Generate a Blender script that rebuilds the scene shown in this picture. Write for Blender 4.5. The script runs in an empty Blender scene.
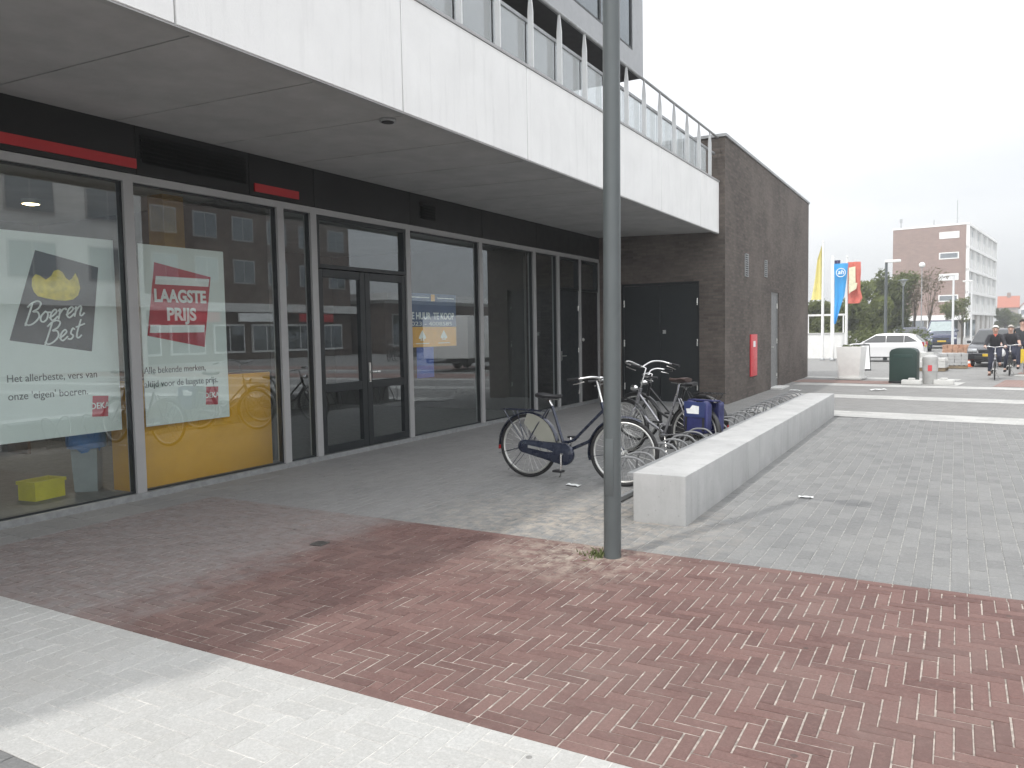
import bpy, bmesh, math, random
from mathutils import Vector, Matrix, Euler
random.seed(11)
R_ = math.radians
scn = bpy.context.scene
COL = scn.collection

# ------------------------------------------------------------------ camera
cam_d = bpy.data.cameras.new('camera'); cam = bpy.data.objects.new('camera', cam_d); COL.objects.link(cam)
CAM_H = 1.6
_yaw, _pitch, _roll = R_(29.535), R_(3.735), R_(-1.0035)
_f = Vector((-math.sin(_yaw)*math.cos(_pitch), math.cos(_yaw)*math.cos(_pitch), -math.sin(_pitch)))
_r = Vector((math.cos(_yaw), math.sin(_yaw), 0)); _u = _r.cross(_f)
_r2 = math.cos(_roll)*_r + math.sin(_roll)*_u; _u2 = -math.sin(_roll)*_r + math.cos(_roll)*_u
M_ = Matrix((( _r2.x, _u2.x, -_f.x, 0), (_r2.y, _u2.y, -_f.y, 0), (_r2.z, _u2.z, -_f.z, CAM_H), (0, 0, 0, 1)))
cam.matrix_world = M_
cam_d.sensor_width = 36; cam_d.lens = 785.36/1024*36
cam_d.clip_start = 0.05; cam_d.clip_end = 3000
scn.camera = cam
scn.render.resolution_x, scn.render.resolution_y = 1024, 768
scn.render.engine = 'CYCLES'

# ------------------------------------------------------------------ sky, sun, exposure
SUN_K = Vector((0.205, 0.605, -1.0)).normalized()          # the way the light travels
SUN_EL = math.asin(-SUN_K.z)
SUN_ROT = math.atan2(-SUN_K.x, -SUN_K.y)
SKY_GAIN, SUN_STRENGTH, EXPO = 11.0, 1.0, 0.95
w = bpy.data.worlds.new('World'); scn.world = w; w.use_nodes = True
nt = w.node_tree; nt.nodes.clear()
out = nt.nodes.new('ShaderNodeOutputWorld'); bg = nt.nodes.new('ShaderNodeBackground')
sky = nt.nodes.new('ShaderNodeTexSky'); sky.sky_type = 'NISHITA'; sky.sun_disc = False
sky.sun_elevation = SUN_EL; sky.sun_rotation = SUN_ROT; sky.air_density = 1.2; sky.dust_density = 3
tc = nt.nodes.new('ShaderNodeTexCoord'); mp = nt.nodes.new('ShaderNodeMapping'); mp.inputs['Scale'].default_value = (1.0, 1.0, 3.2)
nz = nt.nodes.new('ShaderNodeTexNoise'); nz.inputs['Scale'].default_value = 1.9; nz.inputs['Detail'].default_value = 7; nz.inputs['Roughness'].default_value = 0.58
cr = nt.nodes.new('ShaderNodeValToRGB')
cr.color_ramp.elements[0].position = 0.30; cr.color_ramp.elements[0].color = (0.74, 0.755, 0.78, 1)
cr.color_ramp.elements[1].position = 0.66; cr.color_ramp.elements[1].color = (1.0, 1.0, 1.0, 1)
vm = nt.nodes.new('ShaderNodeVectorMath'); vm.operation = 'SCALE'; vm.inputs['Scale'].default_value = SKY_GAIN
mx = nt.nodes.new('ShaderNodeMix'); mx.data_type = 'RGBA'; mx.inputs[0].default_value = 0.9
L = nt.links.new
L(tc.outputs['Generated'], mp.inputs['Vector']); L(mp.outputs['Vector'], nz.inputs['Vector']); L(nz.outputs['Fac'], cr.inputs['Fac'])
dp_ = nt.nodes.new('ShaderNodeVectorMath'); dp_.operation = 'DOT_PRODUCT'; dp_.inputs[1].default_value = tuple(-SUN_K)
mr = nt.nodes.new('ShaderNodeValToRGB'); ma = nt.nodes.new('ShaderNodeMapRange')          # the veil is brightest round the hidden sun
for i_, v_ in enumerate((-1., 1., 0., 1.)): ma.inputs[i_+1].default_value = v_
e_ = mr.color_ramp.elements; e_[0].position = .24; e_[0].color = (.34, .343, .345, 1); e_[1].position = 1.; e_[1].color = (1., 1., 1., 1); x_ = e_.new(.6); x_.color = (.72, .725, .735, 1)
L(tc.outputs['Generated'], dp_.inputs[0]); L(dp_.outputs['Value'], ma.inputs[0]); L(ma.outputs[0], mr.inputs['Fac'])
mm = nt.nodes.new('ShaderNodeMix'); mm.data_type = 'RGBA'; mm.blend_type = 'MULTIPLY'; mm.inputs[0].default_value = 1.
L(cr.outputs['Color'], mm.inputs[6]); L(mr.outputs['Color'], mm.inputs[7]); vm.inputs['Scale'].default_value = SKY_GAIN*1.33
L(mm.outputs[2], vm.inputs[0]); L(sky.outputs['Color'], mx.inputs[6]); L(vm.outputs['Vector'], mx.inputs[7])
L(mx.outputs[2], bg.inputs['Color']); bg.inputs['Strength'].default_value = 0.1
L(bg.outputs['Background'], out.inputs['Surface'])
sd = bpy.data.lights.new('sun', 'SUN'); sd.energy = SUN_STRENGTH; sd.angle = R_(0.9); sd.color = (1.0, 0.965, 0.92)
so = bpy.data.objects.new('sun', sd); COL.objects.link(so)
so.rotation_euler = SUN_K.to_track_quat('-Z', 'Y').to_euler(); so.location = (-5, -5, 30)
scn.view_settings.view_transform = 'Standard'
try: scn.view_settings.look = 'None'
except Exception: pass
scn.view_settings.exposure = EXPO; scn.view_settings.gamma = 1
scn.cycles.max_bounces = 8; scn.cycles.transparent_max_bounces = 16; scn.cycles.sample_clamp_indirect = 4

# ------------------------------------------------------------------ materials
class NT:
    def __init__(s, name):
        s.m = bpy.data.materials.new(name); s.m.use_nodes = True; s.t = s.m.node_tree; s.t.nodes.clear()
        s.out = s.n('ShaderNodeOutputMaterial')
    def n(s, t, **k):
        x = s.t.nodes.new(t)
        for a, v in k.items(): setattr(x, a, v)
        return x
    def l(s, a, b): s.t.links.new(a, b)
    def mix(s, fac, a, b, blend='MIX'):
        m = s.n('ShaderNodeMix', data_type='RGBA', blend_type=blend)
        for i, v in ((0, fac), (6, a), (7, b)):
            if hasattr(v, 'node'): s.l(v, m.inputs[i])
            else: m.inputs[i].default_value = v if i == 0 else tuple(v) + ((1,) if len(v) == 3 else ())
        return m.outputs[2]
    def noise(s, scale, detail=4, rough=.55, vec=None, out='Fac'):
        x = s.n('ShaderNodeTexNoise'); x.inputs['Scale'].default_value = scale; x.inputs['Detail'].default_value = detail
        x.inputs['Roughness'].default_value = rough
        if vec is None: vec = s.pos()
        s.l(vec, x.inputs['Vector']); return x.outputs[out]
    def pos(s):
        if not hasattr(s, '_p'): s._p = s.n('ShaderNodeNewGeometry').outputs['Position']
        return s._p
    def obj(s):
        return s.n('ShaderNodeTexCoord').outputs['Object']
    def ramp(s, fac, p0, p1, c0=(0, 0, 0), c1=(1, 1, 1)):
        r = s.n('ShaderNodeValToRGB'); e = r.color_ramp.elements
        e[0].position, e[1].position = p0, p1; e[0].color = tuple(c0)+(1,); e[1].color = tuple(c1)+(1,)
        s.l(fac, r.inputs['Fac']); return r.outputs['Color']
    def math(s, op, a, b=0.0, c=None):
        m = s.n('ShaderNodeMath', operation=op)
        for i, v in enumerate((a, b) if c is None else (a, b, c)):
            if hasattr(v, 'node'): s.l(v, m.inputs[i])
            else: m.inputs[i].default_value = v
        return m.outputs[0]
    def maprange(s, v, a, b, c=0., d=1.):
        m = s.n('ShaderNodeMapRange'); s.l(v, m.inputs[0])
        for i, x in enumerate((a, b, c, d)): m.inputs[i+1].default_value = x
        return m.outputs[0]
    def bsdf(s, col, rough=.6, metal=0., spec=.5, bump=None, bstr=.2, bdist=.01, coat=0.):
        b = s.n('ShaderNodeBsdfPrincipled')
        for k, v in (('Base Color', col), ('Roughness', rough), ('Metallic', metal), ('Specular IOR Level', spec)):
            if hasattr(v, 'node'): s.l(v, b.inputs[k])
            else: b.inputs[k].default_value = (tuple(v)+(1,)) if k == 'Base Color' else v
        b.inputs['Coat Weight'].default_value = coat
        if bump is not None:
            bn = s.n('ShaderNodeBump'); bn.inputs['Strength'].default_value = bstr; bn.inputs['Distance'].default_value = bdist
            s.l(bump, bn.inputs['Height']); s.l(bn.outputs['Normal'], b.inputs['Normal'])
        s.l(b.outputs[0], s.out.inputs['Surface']); return b
_mc = {}
def plain(name, col, rough=.6, metal=0., var=.12, scale=6., spec=.5, bump=0., coat=0.):
    """a paint, metal, cloth or plastic with slight uneven wear"""
    if name in _mc: return _mc[name]
    t = NT(name)
    f = t.noise(scale, 5, .6, t.obj())
    c = t.mix(t.ramp(f, .3, .7), tuple(x*(1-var) for x in col), tuple(min(1, x*(1+var)) for x in col))
    rg = t.maprange(t.noise(scale*2.3, 3, .5, t.obj()), .3, .7, max(0, rough-.07), min(1, rough+.07))
    t.bsdf(c, rg, metal, spec, bump=(t.noise(scale*12, 4, .6, t.obj()) if bump else None), bstr=bump, bdist=.004, coat=coat)
    _mc[name] = t.m; return t.m
def glass(name, tint=(.8, .85, .83), ior=1.85, rough=0.004, film=.0, wav=.0):
    t = NT(name)
    g_ = t.n('ShaderNodeNewGeometry'); dp = t.n('ShaderNodeVectorMath', operation='DOT_PRODUCT'); t.l(g_.outputs['Incoming'], dp.inputs[0]); t.l(g_.outputs['Normal'], dp.inputs[1])
    sch = t.math('POWER', t.math('SUBTRACT', 1.0, t.math('ABSOLUTE', dp.outputs['Value'])), 5.0)
    fac = t.math('ADD', ior, t.math('MULTIPLY', sch, 1.0-ior))          # reflectance straight on, rising at a glance
    tr = t.n('ShaderNodeBsdfTransparent'); tr.inputs['Color'].default_value = tint+(1,)
    gl = t.n('ShaderNodeBsdfGlossy'); gl.inputs['Roughness'].default_value = rough
    gl.inputs['Color'].default_value = (.90, .96, 1.0, 1)
    if wav:
        bn = t.n('ShaderNodeBump'); bn.inputs['Strength'].default_value = wav; bn.inputs['Distance'].default_value = .01
        t.l(t.noise(1.3, 2, .4), bn.inputs['Height']); t.l(bn.outputs['Normal'], gl.inputs['Normal'])
    m = t.n('ShaderNodeMixShader'); t.l(fac, m.inputs[0]); t.l(tr.outputs[0], m.inputs[1]); t.l(gl.outputs[0], m.inputs[2])
    # a thin film of dust; extra film whitens the pane as reflected sky would
    df = t.n('ShaderNodeBsdfDiffuse'); df.inputs['Color'].default_value = (.6, .61, .6, 1) if film else (.5, .5, .48, 1)
    m2 = t.n('ShaderNodeMixShader'); t.l(t.maprange(t.noise(2.2, 6, .7), .35, .75, .008+film, .045+film), m2.inputs[0])
    t.l(m.outputs[0], m2.inputs[1]); t.l(df.outputs[0], m2.inputs[2]); t.l(m2.outputs[0], t.out.inputs['Surface'])
    return t.m
def emit(name, col, s):
    t = NT(name); e = t.n('ShaderNodeEmission'); e.inputs[0].default_value = tuple(col)+(1,); e.inputs[1].default_value = s
    t.l(e.outputs[0], t.out.inputs['Surface']); return t.m

def paver_mat(name, c0, c1, dust, dust_amt, rough=.85, overhang=0., sand_at=None, sand_r=.8):
    t = NT(name)
    at = t.n('ShaderNodeAttribute', attribute_name='tone').outputs['Fac']
    c = t.mix(at, c0, c1)
    c = t.mix(t.math('MULTIPLY', t.ramp(t.noise(90, 3, .7), .4, .75), .45), c, tuple(x*.5 for x in c0))
    c = t.mix(t.math('MULTIPLY', t.ramp(t.noise(34, 4, .7), .5, .72), .4), c, tuple(x*1.35 for x in c1))
    c = t.mix(t.math('MULTIPLY', t.ramp(t.noise(1.1, 6, .62), .42, .72), dust_amt), c, dust)
    c = t.mix(t.math('MULTIPLY', t.ramp(t.noise(7.5, 5, .7), .52, .8), dust_amt*.8), c, dust)
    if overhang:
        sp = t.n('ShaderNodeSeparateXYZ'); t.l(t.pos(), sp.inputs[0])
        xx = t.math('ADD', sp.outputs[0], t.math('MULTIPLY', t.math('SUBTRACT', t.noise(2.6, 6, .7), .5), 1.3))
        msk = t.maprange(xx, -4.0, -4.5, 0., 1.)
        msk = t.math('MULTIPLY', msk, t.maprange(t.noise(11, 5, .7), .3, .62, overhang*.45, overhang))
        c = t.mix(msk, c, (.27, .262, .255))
    if sand_at:
        d = t.n('ShaderNodeVectorMath', operation='DISTANCE'); t.l(t.pos(), d.inputs[0]); d.inputs[1].default_value = sand_at
        m2 = t.math('MULTIPLY', t.maprange(d.outputs['Value'], .1, sand_r, 1., 0.), t.ramp(t.noise(9, 5, .7), .42, .62))
        c = t.mix(t.math('MULTIPLY', m2, .8), c, (.42, .37, .31))
    # chewing gum and small dark specks
    v = t.n('ShaderNodeTexVoronoi'); v.inputs['Scale'].default_value = 3.1; t.l(t.pos(), v.inputs['Vector'])
    c = t.mix(t.math('MULTIPLY', t.math('LESS_THAN', v.outputs['Distance'], .045), .5), c, (.06, .055, .05))
    v2 = t.n('ShaderNodeTexVoronoi'); v2.inputs['Scale'].default_value = 7.3; t.l(t.pos(), v2.inputs['Vector'])
    c = t.mix(t.math('MULTIPLY', t.math('LESS_THAN', v2.outputs['Distance'], .035), .5), c, (.10, .09, .08))
    t.bsdf(c, rough, 0, .3, bump=t.math('ADD', t.noise(220, 3, .6), t.math('MULTIPLY', t.noise(38, 3, .6), .8)), bstr=.5, bdist=.003)
    return t.m

MAT = {}
MAT['sand'] = plain('joint_sand', (.35, .31, .275), .95, var=.55, scale=22)
MAT['sand_white'] = plain('joint_sand_pale', (.50, .49, .46), .95, var=.3, scale=22)
MAT['sand_grey'] = plain('joint_sand_grey', (.29, .288, .275), .95, var=.45, scale=25)
POLE_XY = (-2.10, 5.11)
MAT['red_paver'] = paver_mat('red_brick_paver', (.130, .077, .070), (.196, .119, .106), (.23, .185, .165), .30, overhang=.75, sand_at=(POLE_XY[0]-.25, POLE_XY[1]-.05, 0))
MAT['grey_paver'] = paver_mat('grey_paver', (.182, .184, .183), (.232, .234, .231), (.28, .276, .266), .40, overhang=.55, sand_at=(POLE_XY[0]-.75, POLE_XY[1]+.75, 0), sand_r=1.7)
MAT['white_paver'] = paver_mat('white_paver', (.43, .43, .415), (.48, .48, .465), (.38, .365, .34), .40)
MAT['edge_paver'] = paver_mat('dark_paver', (.17, .172, .17), (.23, .232, .23), (.3, .3, .29), .3)
def street_mat(name, col, scale=4.5, mortar=(.3, .29, .27), w_=.2, h_=.1, bands=.5):
    t = NT(name); b = t.n('ShaderNodeTexBrick'); b.inputs['Scale'].default_value = 1.
    b.inputs['Brick Width'].default_value = w_; b.inputs['Row Height'].default_value = h_; b.inputs['Mortar Size'].default_value = .006
    b.inputs['Color1'].default_value = tuple(x*.85 for x in col)+(1,); b.inputs['Color2'].default_value = tuple(x*1.12 for x in col)+(1,); b.inputs['Mortar'].default_value = mortar+(1,)
    t.l(t.obj(), b.inputs['Vector'])
    c = t.mix(t.math('MULTIPLY', t.ramp(t.noise(.8, 6, .65), .42, .7), bands), b.outputs['Color'], tuple(x*.7+.08 for x in col))
    t.bsdf(c, .88, 0, .3, bump=t.noise(60, 3), bstr=.3, bdist=.004); return t.m
MAT['street_grey'] = street_mat('street_grey_pavers', (.22, .22, .215))
MAT['street_red'] = street_mat('street_red_bricks', (.24, .15, .13))
MAT['street_white'] = street_mat('street_white_pavers', (.44, .44, .425), w_=.3, h_=.2, mortar=(.5, .49, .46))
MAT['far_ground'] = plain('far_paving', (.24, .235, .225), .95, var=.2, scale=.3)
def concrete_mat(name, col, streak=.3, sc=1., var=1., pores=False):
    t = NT(name)
    c = t.mix(t.ramp(t.noise(2.2*sc, 7, .65), .35, .7), tuple(x*(1-.14*var) for x in col), tuple(x*(1+.06*var) for x in col))
    mp = t.n('ShaderNodeMapping'); mp.inputs['Scale'].default_value = (5*sc, 5*sc, .35*sc); t.l(t.pos(), mp.inputs['Vector'])
    c = t.mix(t.math('MULTIPLY', t.ramp(t.noise(1.6, 5, .65, mp.outputs[0]), .52, .78), streak), c, tuple(x*.6 for x in col))
    c = t.mix(t.math('MULTIPLY', t.ramp(t.noise(60, 3, .7), .55, .8), .25), c, tuple(x*.7 for x in col))
    if pores:
        v = t.n('ShaderNodeTexVoronoi'); v.inputs['Scale'].default_value = 17; t.l(t.pos(), v.inputs['Vector'])
        c = t.mix(t.math('MULTIPLY', t.math('LESS_THAN', v.outputs['Distance'], .10), .45), c, tuple(x*.4 for x in col))
    t.bsdf(c, .8, 0, .35, bump=t.noise(70, 4, .65), bstr=.22, bdist=.004); return t.m
MAT['bench'] = concrete_mat('bench_concrete', (.45, .452, .447), .55, pores=True)
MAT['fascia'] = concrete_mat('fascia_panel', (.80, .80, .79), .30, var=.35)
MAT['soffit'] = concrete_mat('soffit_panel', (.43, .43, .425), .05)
MAT['pale_concrete'] = concrete_mat('pale_concrete', (.62, .62, .6), .25)
def brick_mat(name, c1, c2, mortar, w_=.21, h_=.0625, stain=.3, m_size=.008):
    t = NT(name); uv = t.n('ShaderNodeUVMap').outputs[0]
    b = t.n('ShaderNodeTexBrick'); b.inputs['Scale'].default_value = 1
    b.inputs['Brick Width'].default_value = w_; b.inputs['Row Height'].default_value = h_; b.inputs['Mortar Size'].default_value = m_size; b.inputs['Bias'].default_value = 0
    b.inputs['Color1'].default_value = c1+(1,); b.inputs['Color2'].default_value = c2+(1,); b.inputs['Mortar'].default_value = mortar+(1,)
    t.l(uv, b.inputs['Vector'])
    c = t.mix(t.math('MULTIPLY', t.ramp(t.noise(.55, 7, .65), .42, .72), stain), b.outputs['Color'], tuple(x*1.5+.03 for x in c2))
    c = t.mix(t.math('MULTIPLY', t.ramp(t.noise(14, 4, .7), .45, .75), .35), c, tuple(x*.6 for x in c1))
    t.bsdf(c, .85, 0, .3, bump=t.math('SUBTRACT', t.math('MULTIPLY', t.noise(70, 3), .4), b.outputs['Fac']), bstr=.6, bdist=.006); return t.m
MAT['dark_brick'] = brick_mat('dark_brown_brick', (.074, .062, .054), (.128, .106, .092), (.088, .079, .072), stain=.55)
MAT['gable_brick'] = brick_mat('red_brown_brick', (.21, .13, .11), (.29, .185, .155), (.34, .31, .28), w_=.42, h_=.125, m_size=.016, stain=.2)
MAT['opp_brick'] = brick_mat('opposite_brick', (.10, .075, .06), (.15, .11, .09), (.12, .10, .09), w_=.42, h_=.125, stain=.2)
MAT['mullion'] = plain('grey_aluminium', (.36, .36, .36), .5, .15, var=.06, scale=3)
MAT['door_grey'] = plain('anthracite_paint', (.013, .0165, .0185), .42, var=.08)
MAT['header'] = plain('black_panel', (.007, .0073, .0073), .38, var=.15, scale=2)
MAT['black_door'] = plain('black_door', (.012, .012, .013), .4)
MAT['dark_gap'] = plain('shadow_gap', (.01, .01, .01), .8)
MAT['red_stripe'] = plain('red_stripe', (.42, .025, .030), .4, var=.06)
MAT['steel'] = plain('brushed_steel', (.62, .62, .60), .3, .9)
MAT['chrome'] = plain('chrome', (.78, .78, .77), .15, 1., var=.05)
MAT['galv'] = plain('galvanised_steel', (.36, .37, .375), .48, .6, var=.18, scale=12)
MAT['lamp_paint'] = plain('grey_green_paint', (.092, .105, .107), .38, var=.07, scale=3, bump=.05)
MAT['shop_glass'] = glass('shop_glass', (.92, .98, .96), .175, wav=.02)
MAT['rail_glass'] = glass('rail_glass', (.94, .96, .96), .17, film=.30)  # white film painted in for the sky reflected by the railing
MAT['window_glass'] = glass('window_glass', (.35, .4, .42), .2)
MAT['white_metal'] = plain('white_metal', (.66, .67, .67), .4, .0, var=.04)
MAT['white_paint'] = plain('white_paint', (.78, .78, .76), .45, var=.05)
MAT['volume_panel'] = plain('grey_cladding', (.36, .37, .38), .5, .1, var=.06)
MAT['recess'] = plain('recess_render', (.07, .07, .072), .85)
MAT['rubber'] = plain('black_rubber', (.018, .018, .019), .75, var=.2)
MAT['black_plastic'] = plain('black_plastic', (.022, .022, .024), .45)
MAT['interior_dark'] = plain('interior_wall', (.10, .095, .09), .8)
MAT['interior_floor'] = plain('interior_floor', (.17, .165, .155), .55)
MAT['yellow'] = plain('yellow_laminate', (.72, .36, .006), .45, var=.08, scale=2)
MAT['ochre'] = plain('ochre_paint', (.42, .24, .05), .6)
MAT['wood_brown'] = plain('brown_shelving', (.15, .085, .045), .6, var=.3)
def paper():
    t = NT('poster_paper'); b = t.bsdf((.86, .91, .89), .7); tr = t.n('ShaderNodeBsdfTranslucent'); tr.inputs[0].default_value = (.75, .80, .77, 1)
    m = t.n('ShaderNodeMixShader'); m.inputs[0].default_value = .2; t.l(b.outputs[0], m.inputs[1]); t.l(tr.outputs[0], m.inputs[2]); t.l(m.outputs[0], t.out.inputs['Surface']); return t.m
MAT['poster'] = paper()
MAT['poster_black'] = plain('poster_black', (.055, .05, .055), .6)
MAT['poster_red'] = plain('poster_red', (.46, .045, .065), .6)
MAT['ink'] = plain('ink_grey', (.07, .08, .085), .7)
MAT['print_white'] = plain('print_white', (.80, .82, .81), .6)
MAT['pepper'] = plain('pepper_yellow', (.72, .56, .05), .5, var=.25, scale=14)
MAT['sign_blue'] = plain('sign_blue', (.035, .085, .20), .4)
MAT['sign_orange'] = plain('sign_orange', (.72, .36, .04), .4)
MAT['blue_bag'] = plain('blue_plastic', (.03, .16, .45), .35, var=.3)
MAT['bin_grey'] = plain('bin_grey', (.26, .29, .30), .5)
MAT['crate_yellow'] = plain('crate_yellow', (.62, .55, .03), .45)
MAT['lamp_on'] = emit('lamp_glow', (1., .74, .38), 9.)
# ------------------------------------------------------------------ mesh helpers
class MB:
    def __init__(s, M=None): s.v = []; s.f = []; s.M = M
    def add(s, vs, fs):
        o = len(s.v)
        for p in vs:
            p = Vector(p); s.v.append(tuple(s.M @ p if s.M is not None else p))
        s.f += [tuple(i+o for i in f) for f in fs]; return s
    def box(s, a, b, rz=0, piv=None, tilt=None):
        (x0, y0, z0), (x1, y1, z1) = a, b
        vs = [Vector(p) for p in ((x0,y0,z0),(x1,y0,z0),(x1,y1,z0),(x0,y1,z0),(x0,y0,z1),(x1,y0,z1),(x1,y1,z1),(x0,y1,z1))]
        if rz or tilt:
            c = Vector(piv) if piv else sum(vs, Vector())/8
            q = (tilt or Euler((0, 0, rz))).to_matrix()
            vs = [c + q @ (p-c) for p in vs]
        return s.add(vs, [(0,3,2,1),(4,5,6,7),(0,1,5,4),(1,2,6,5),(2,3,7,6),(3,0,4,7)])
    def cbox(s, c, d, rz=0, tilt=None):
        c = Vector(c); d = Vector(d)/2
        return s.box(c-d, c+d, rz, c, tilt)
    def quad(s, *p): return s.add(p, [tuple(range(len(p)))])
    def prism(s, poly, h, O=(0,0,0), U=(1,0,0), V=(0,1,0), cap=True):
        """polygon in the U,V plane at O pushed by h along UxV"""
        O, U, V = Vector(O), Vector(U), Vector(V); N = U.cross(V).normalized()*h; n = len(poly)
        vs = [O+U*a+V*b for a, b in poly]; vs += [p+N for p in vs]
        fs = [(i, (i+1) % n, n+(i+1) % n, n+i) for i in range(n)]
        if cap: fs += [tuple(range(n-1, -1, -1)), tuple(range(n, 2*n))]
        return s.add(vs, fs)
    def tube(s, pts, r, seg=10, closed=False, flat=None):
        pts = [Vector(p) for p in pts]; n = len(pts)
        rs = r if isinstance(r, (list, tuple)) else [r]*n
        vs = []; fs = []; prev = None
        for i, p in enumerate(pts):
            if closed: t = pts[(i+1) % n]-pts[i-1]
            else: t = pts[min(i+1, n-1)]-pts[max(i-1, 0)]
            t = t.normalized() if t.length > 1e-9 else Vector((0, 0, 1))
            if prev is None:
                a = Vector((0, 0, 1)) if abs(t.z) < .9 else Vector((1, 0, 0)); u = t.cross(a).normalized()
            else:
                u = prev - t*prev.dot(t); u = u.normalized() if u.length > 1e-6 else t.orthogonal().normalized()
            prev = u; v = t.cross(u)
            for k in range(seg):
                an = 2*math.pi*k/seg; ca, sa = math.cos(an), math.sin(an)
                vs.append(p+u*(rs[i]*ca)+v*(rs[i]*sa*(flat or 1)))
        m = n if closed else n-1
        for i in range(m):
            for k in range(seg):
                a = i*seg+k; b = i*seg+(k+1) % seg; j = ((i+1) % n)*seg
                fs.append((a, b, j+(k+1) % seg, j+k))
        if not closed: fs += [tuple(range(seg-1, -1, -1)), tuple(range((n-1)*seg, n*seg))]
        return s.add(vs, fs)
    def lathe(s, prof, seg=20, O=(0,0,0), ax='z', cap=True):
        O = Vector(O); vs = []; fs = []; n = len(prof)
        for r, z in prof:
            for k in range(seg):
                a = 2*math.pi*k/seg; c, d = r*math.cos(a), r*math.sin(a)
                vs.append(O+Vector({'z': (c, d, z), 'y': (d, z, c), 'x': (z, c, d)}[ax]))
        for i in range(n-1):
            for k in range(seg):
                fs.append((i*seg+k, i*seg+(k+1) % seg, (i+1)*seg+(k+1) % seg, (i+1)*seg+k))
        if cap: fs += [tuple(range(seg-1, -1, -1)), tuple(range((n-1)*seg, n*seg))]
        return s.add(vs, fs)
    def ring(s, R, r, O=(0,0,0), ax='y', seg=40, sub=8, a0=0, a1=2*math.pi, flat=1.):
        O = Vector(O); full = abs(a1-a0-2*math.pi) < 1e-6
        pts = []
        for i in range(seg if full else seg+1):
            a = a0+(a1-a0)*i/seg; c, d = R*math.cos(a), R*math.sin(a)
            pts.append(O+Vector({'y': (c, 0, d), 'x': (0, c, d), 'z': (c, d, 0)}[ax]))
        return s.tube(pts, r, sub, full, flat)
    def mesh(s, name, mat, smooth=True, uv=False, bevel=0., bseg=2, ang=38):
        me = bpy.data.meshes.new(name); me.from_pydata(s.v, [], s.f)
        bm = bmesh.new(); bm.from_mesh(me); bmesh.ops.recalc_face_normals(bm, faces=bm.faces)
        if bevel:
            ed = [e for e in bm.edges if len(e.link_faces) == 2 and e.calc_face_angle(0) > .5]
            bmesh.ops.bevel(bm, geom=ed, offset=bevel, segments=bseg, affect='EDGES', profile=.6, clamp_overlap=True)
        bm.to_mesh(me); bm.free()
        if smooth:
            me.polygons.foreach_set('use_smooth', [True]*len(me.polygons)); me.set_sharp_from_angle(angle=R_(ang))
        if uv:
            l = me.uv_layers.new(name='UVMap')
            for p in me.polygons:
                N = p.normal
                for li in p.loop_indices:
                    c = me.vertices[me.loops[li].vertex_index].co
                    if abs(N.z) > .7: l.data[li].uv = (c.x, c.y)
                    else:
                        tx = Vector((-N.y, N.x, 0)).normalized(); l.data[li].uv = (c.dot(tx), c.z)
        me.materials.append(mat if not isinstance(mat, str) else MAT[mat])
        return me
    def build(s, name, mat, parent=None, **k):
        o = bpy.data.objects.new(name, s.mesh(name, mat, **k)); COL.objects.link(o)
        if parent is not None: o.parent = parent
        return o
def thing(name, label, cat, loc=(0,0,0), rz=0, group=None):
    o = bpy.data.objects.new(name, None); COL.objects.link(o); o.empty_display_size = .2
    o.location = loc; o.rotation_euler = (0, 0, rz); return tag(o, label, cat, group)
def tag(o, label=None, cat=None, group=None, kind=None):
    for k, v in (('label', label), ('category', cat), ('group', group), ('kind', kind)):
        if v: o[k] = v
    return o
def struct(o, kind='structure'): o['kind'] = kind; return o
def dup(o, parent=None, loc=None, rz=None, label=None, group=None):
    c = o.copy(); COL.objects.link(c); c.parent = parent
    if loc is not None: c.location = loc
    if rz is not None: c.rotation_euler[2] = rz
    if label: c['label'] = label
    if group: c['group'] = group
    for ch in list(o.children): dup(ch, c)
    return c
_dg = None
def text_mesh(txt, size, bold=0., shear=0., align='LEFT', extrude=.0015, space=1., width=None):
    """letters as a flat extruded mesh, returns (verts, faces)"""
    cu = bpy.data.curves.new('letters', 'FONT'); cu.body = txt; cu.size = size; cu.offset = bold; cu.shear = shear
    cu.align_x = align; cu.extrude = extrude; cu.space_character = space; cu.resolution_u = 4
    ob = bpy.data.objects.new('letters', cu); COL.objects.link(ob)
    dg = bpy.context.evaluated_depsgraph_get(); me = ob.evaluated_get(dg).to_mesh()
    vs = [v.co.copy() for v in me.vertices]; fs = [tuple(p.vertices) for p in me.polygons]
    ob.evaluated_get(dg).to_mesh_clear()
    bpy.data.objects.remove(ob); bpy.data.curves.remove(cu)
    if width and vs:
        x0 = min(v.x for v in vs); x1 = max(v.x for v in vs); k = width/(x1-x0)
        for v in vs: v.x = (v.x-x0)*k
    return vs, fs
def wall_text(mb, txt, size, y, z, x, slope=0., **k):
    """letters on a plane that faces +X, reading along +Y"""
    vs, fs = text_mesh(txt, size, **k)
    mb.add([(x+v.z, y+v.x, z+v.y+slope*v.x) for v in vs], fs); return mb
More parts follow.
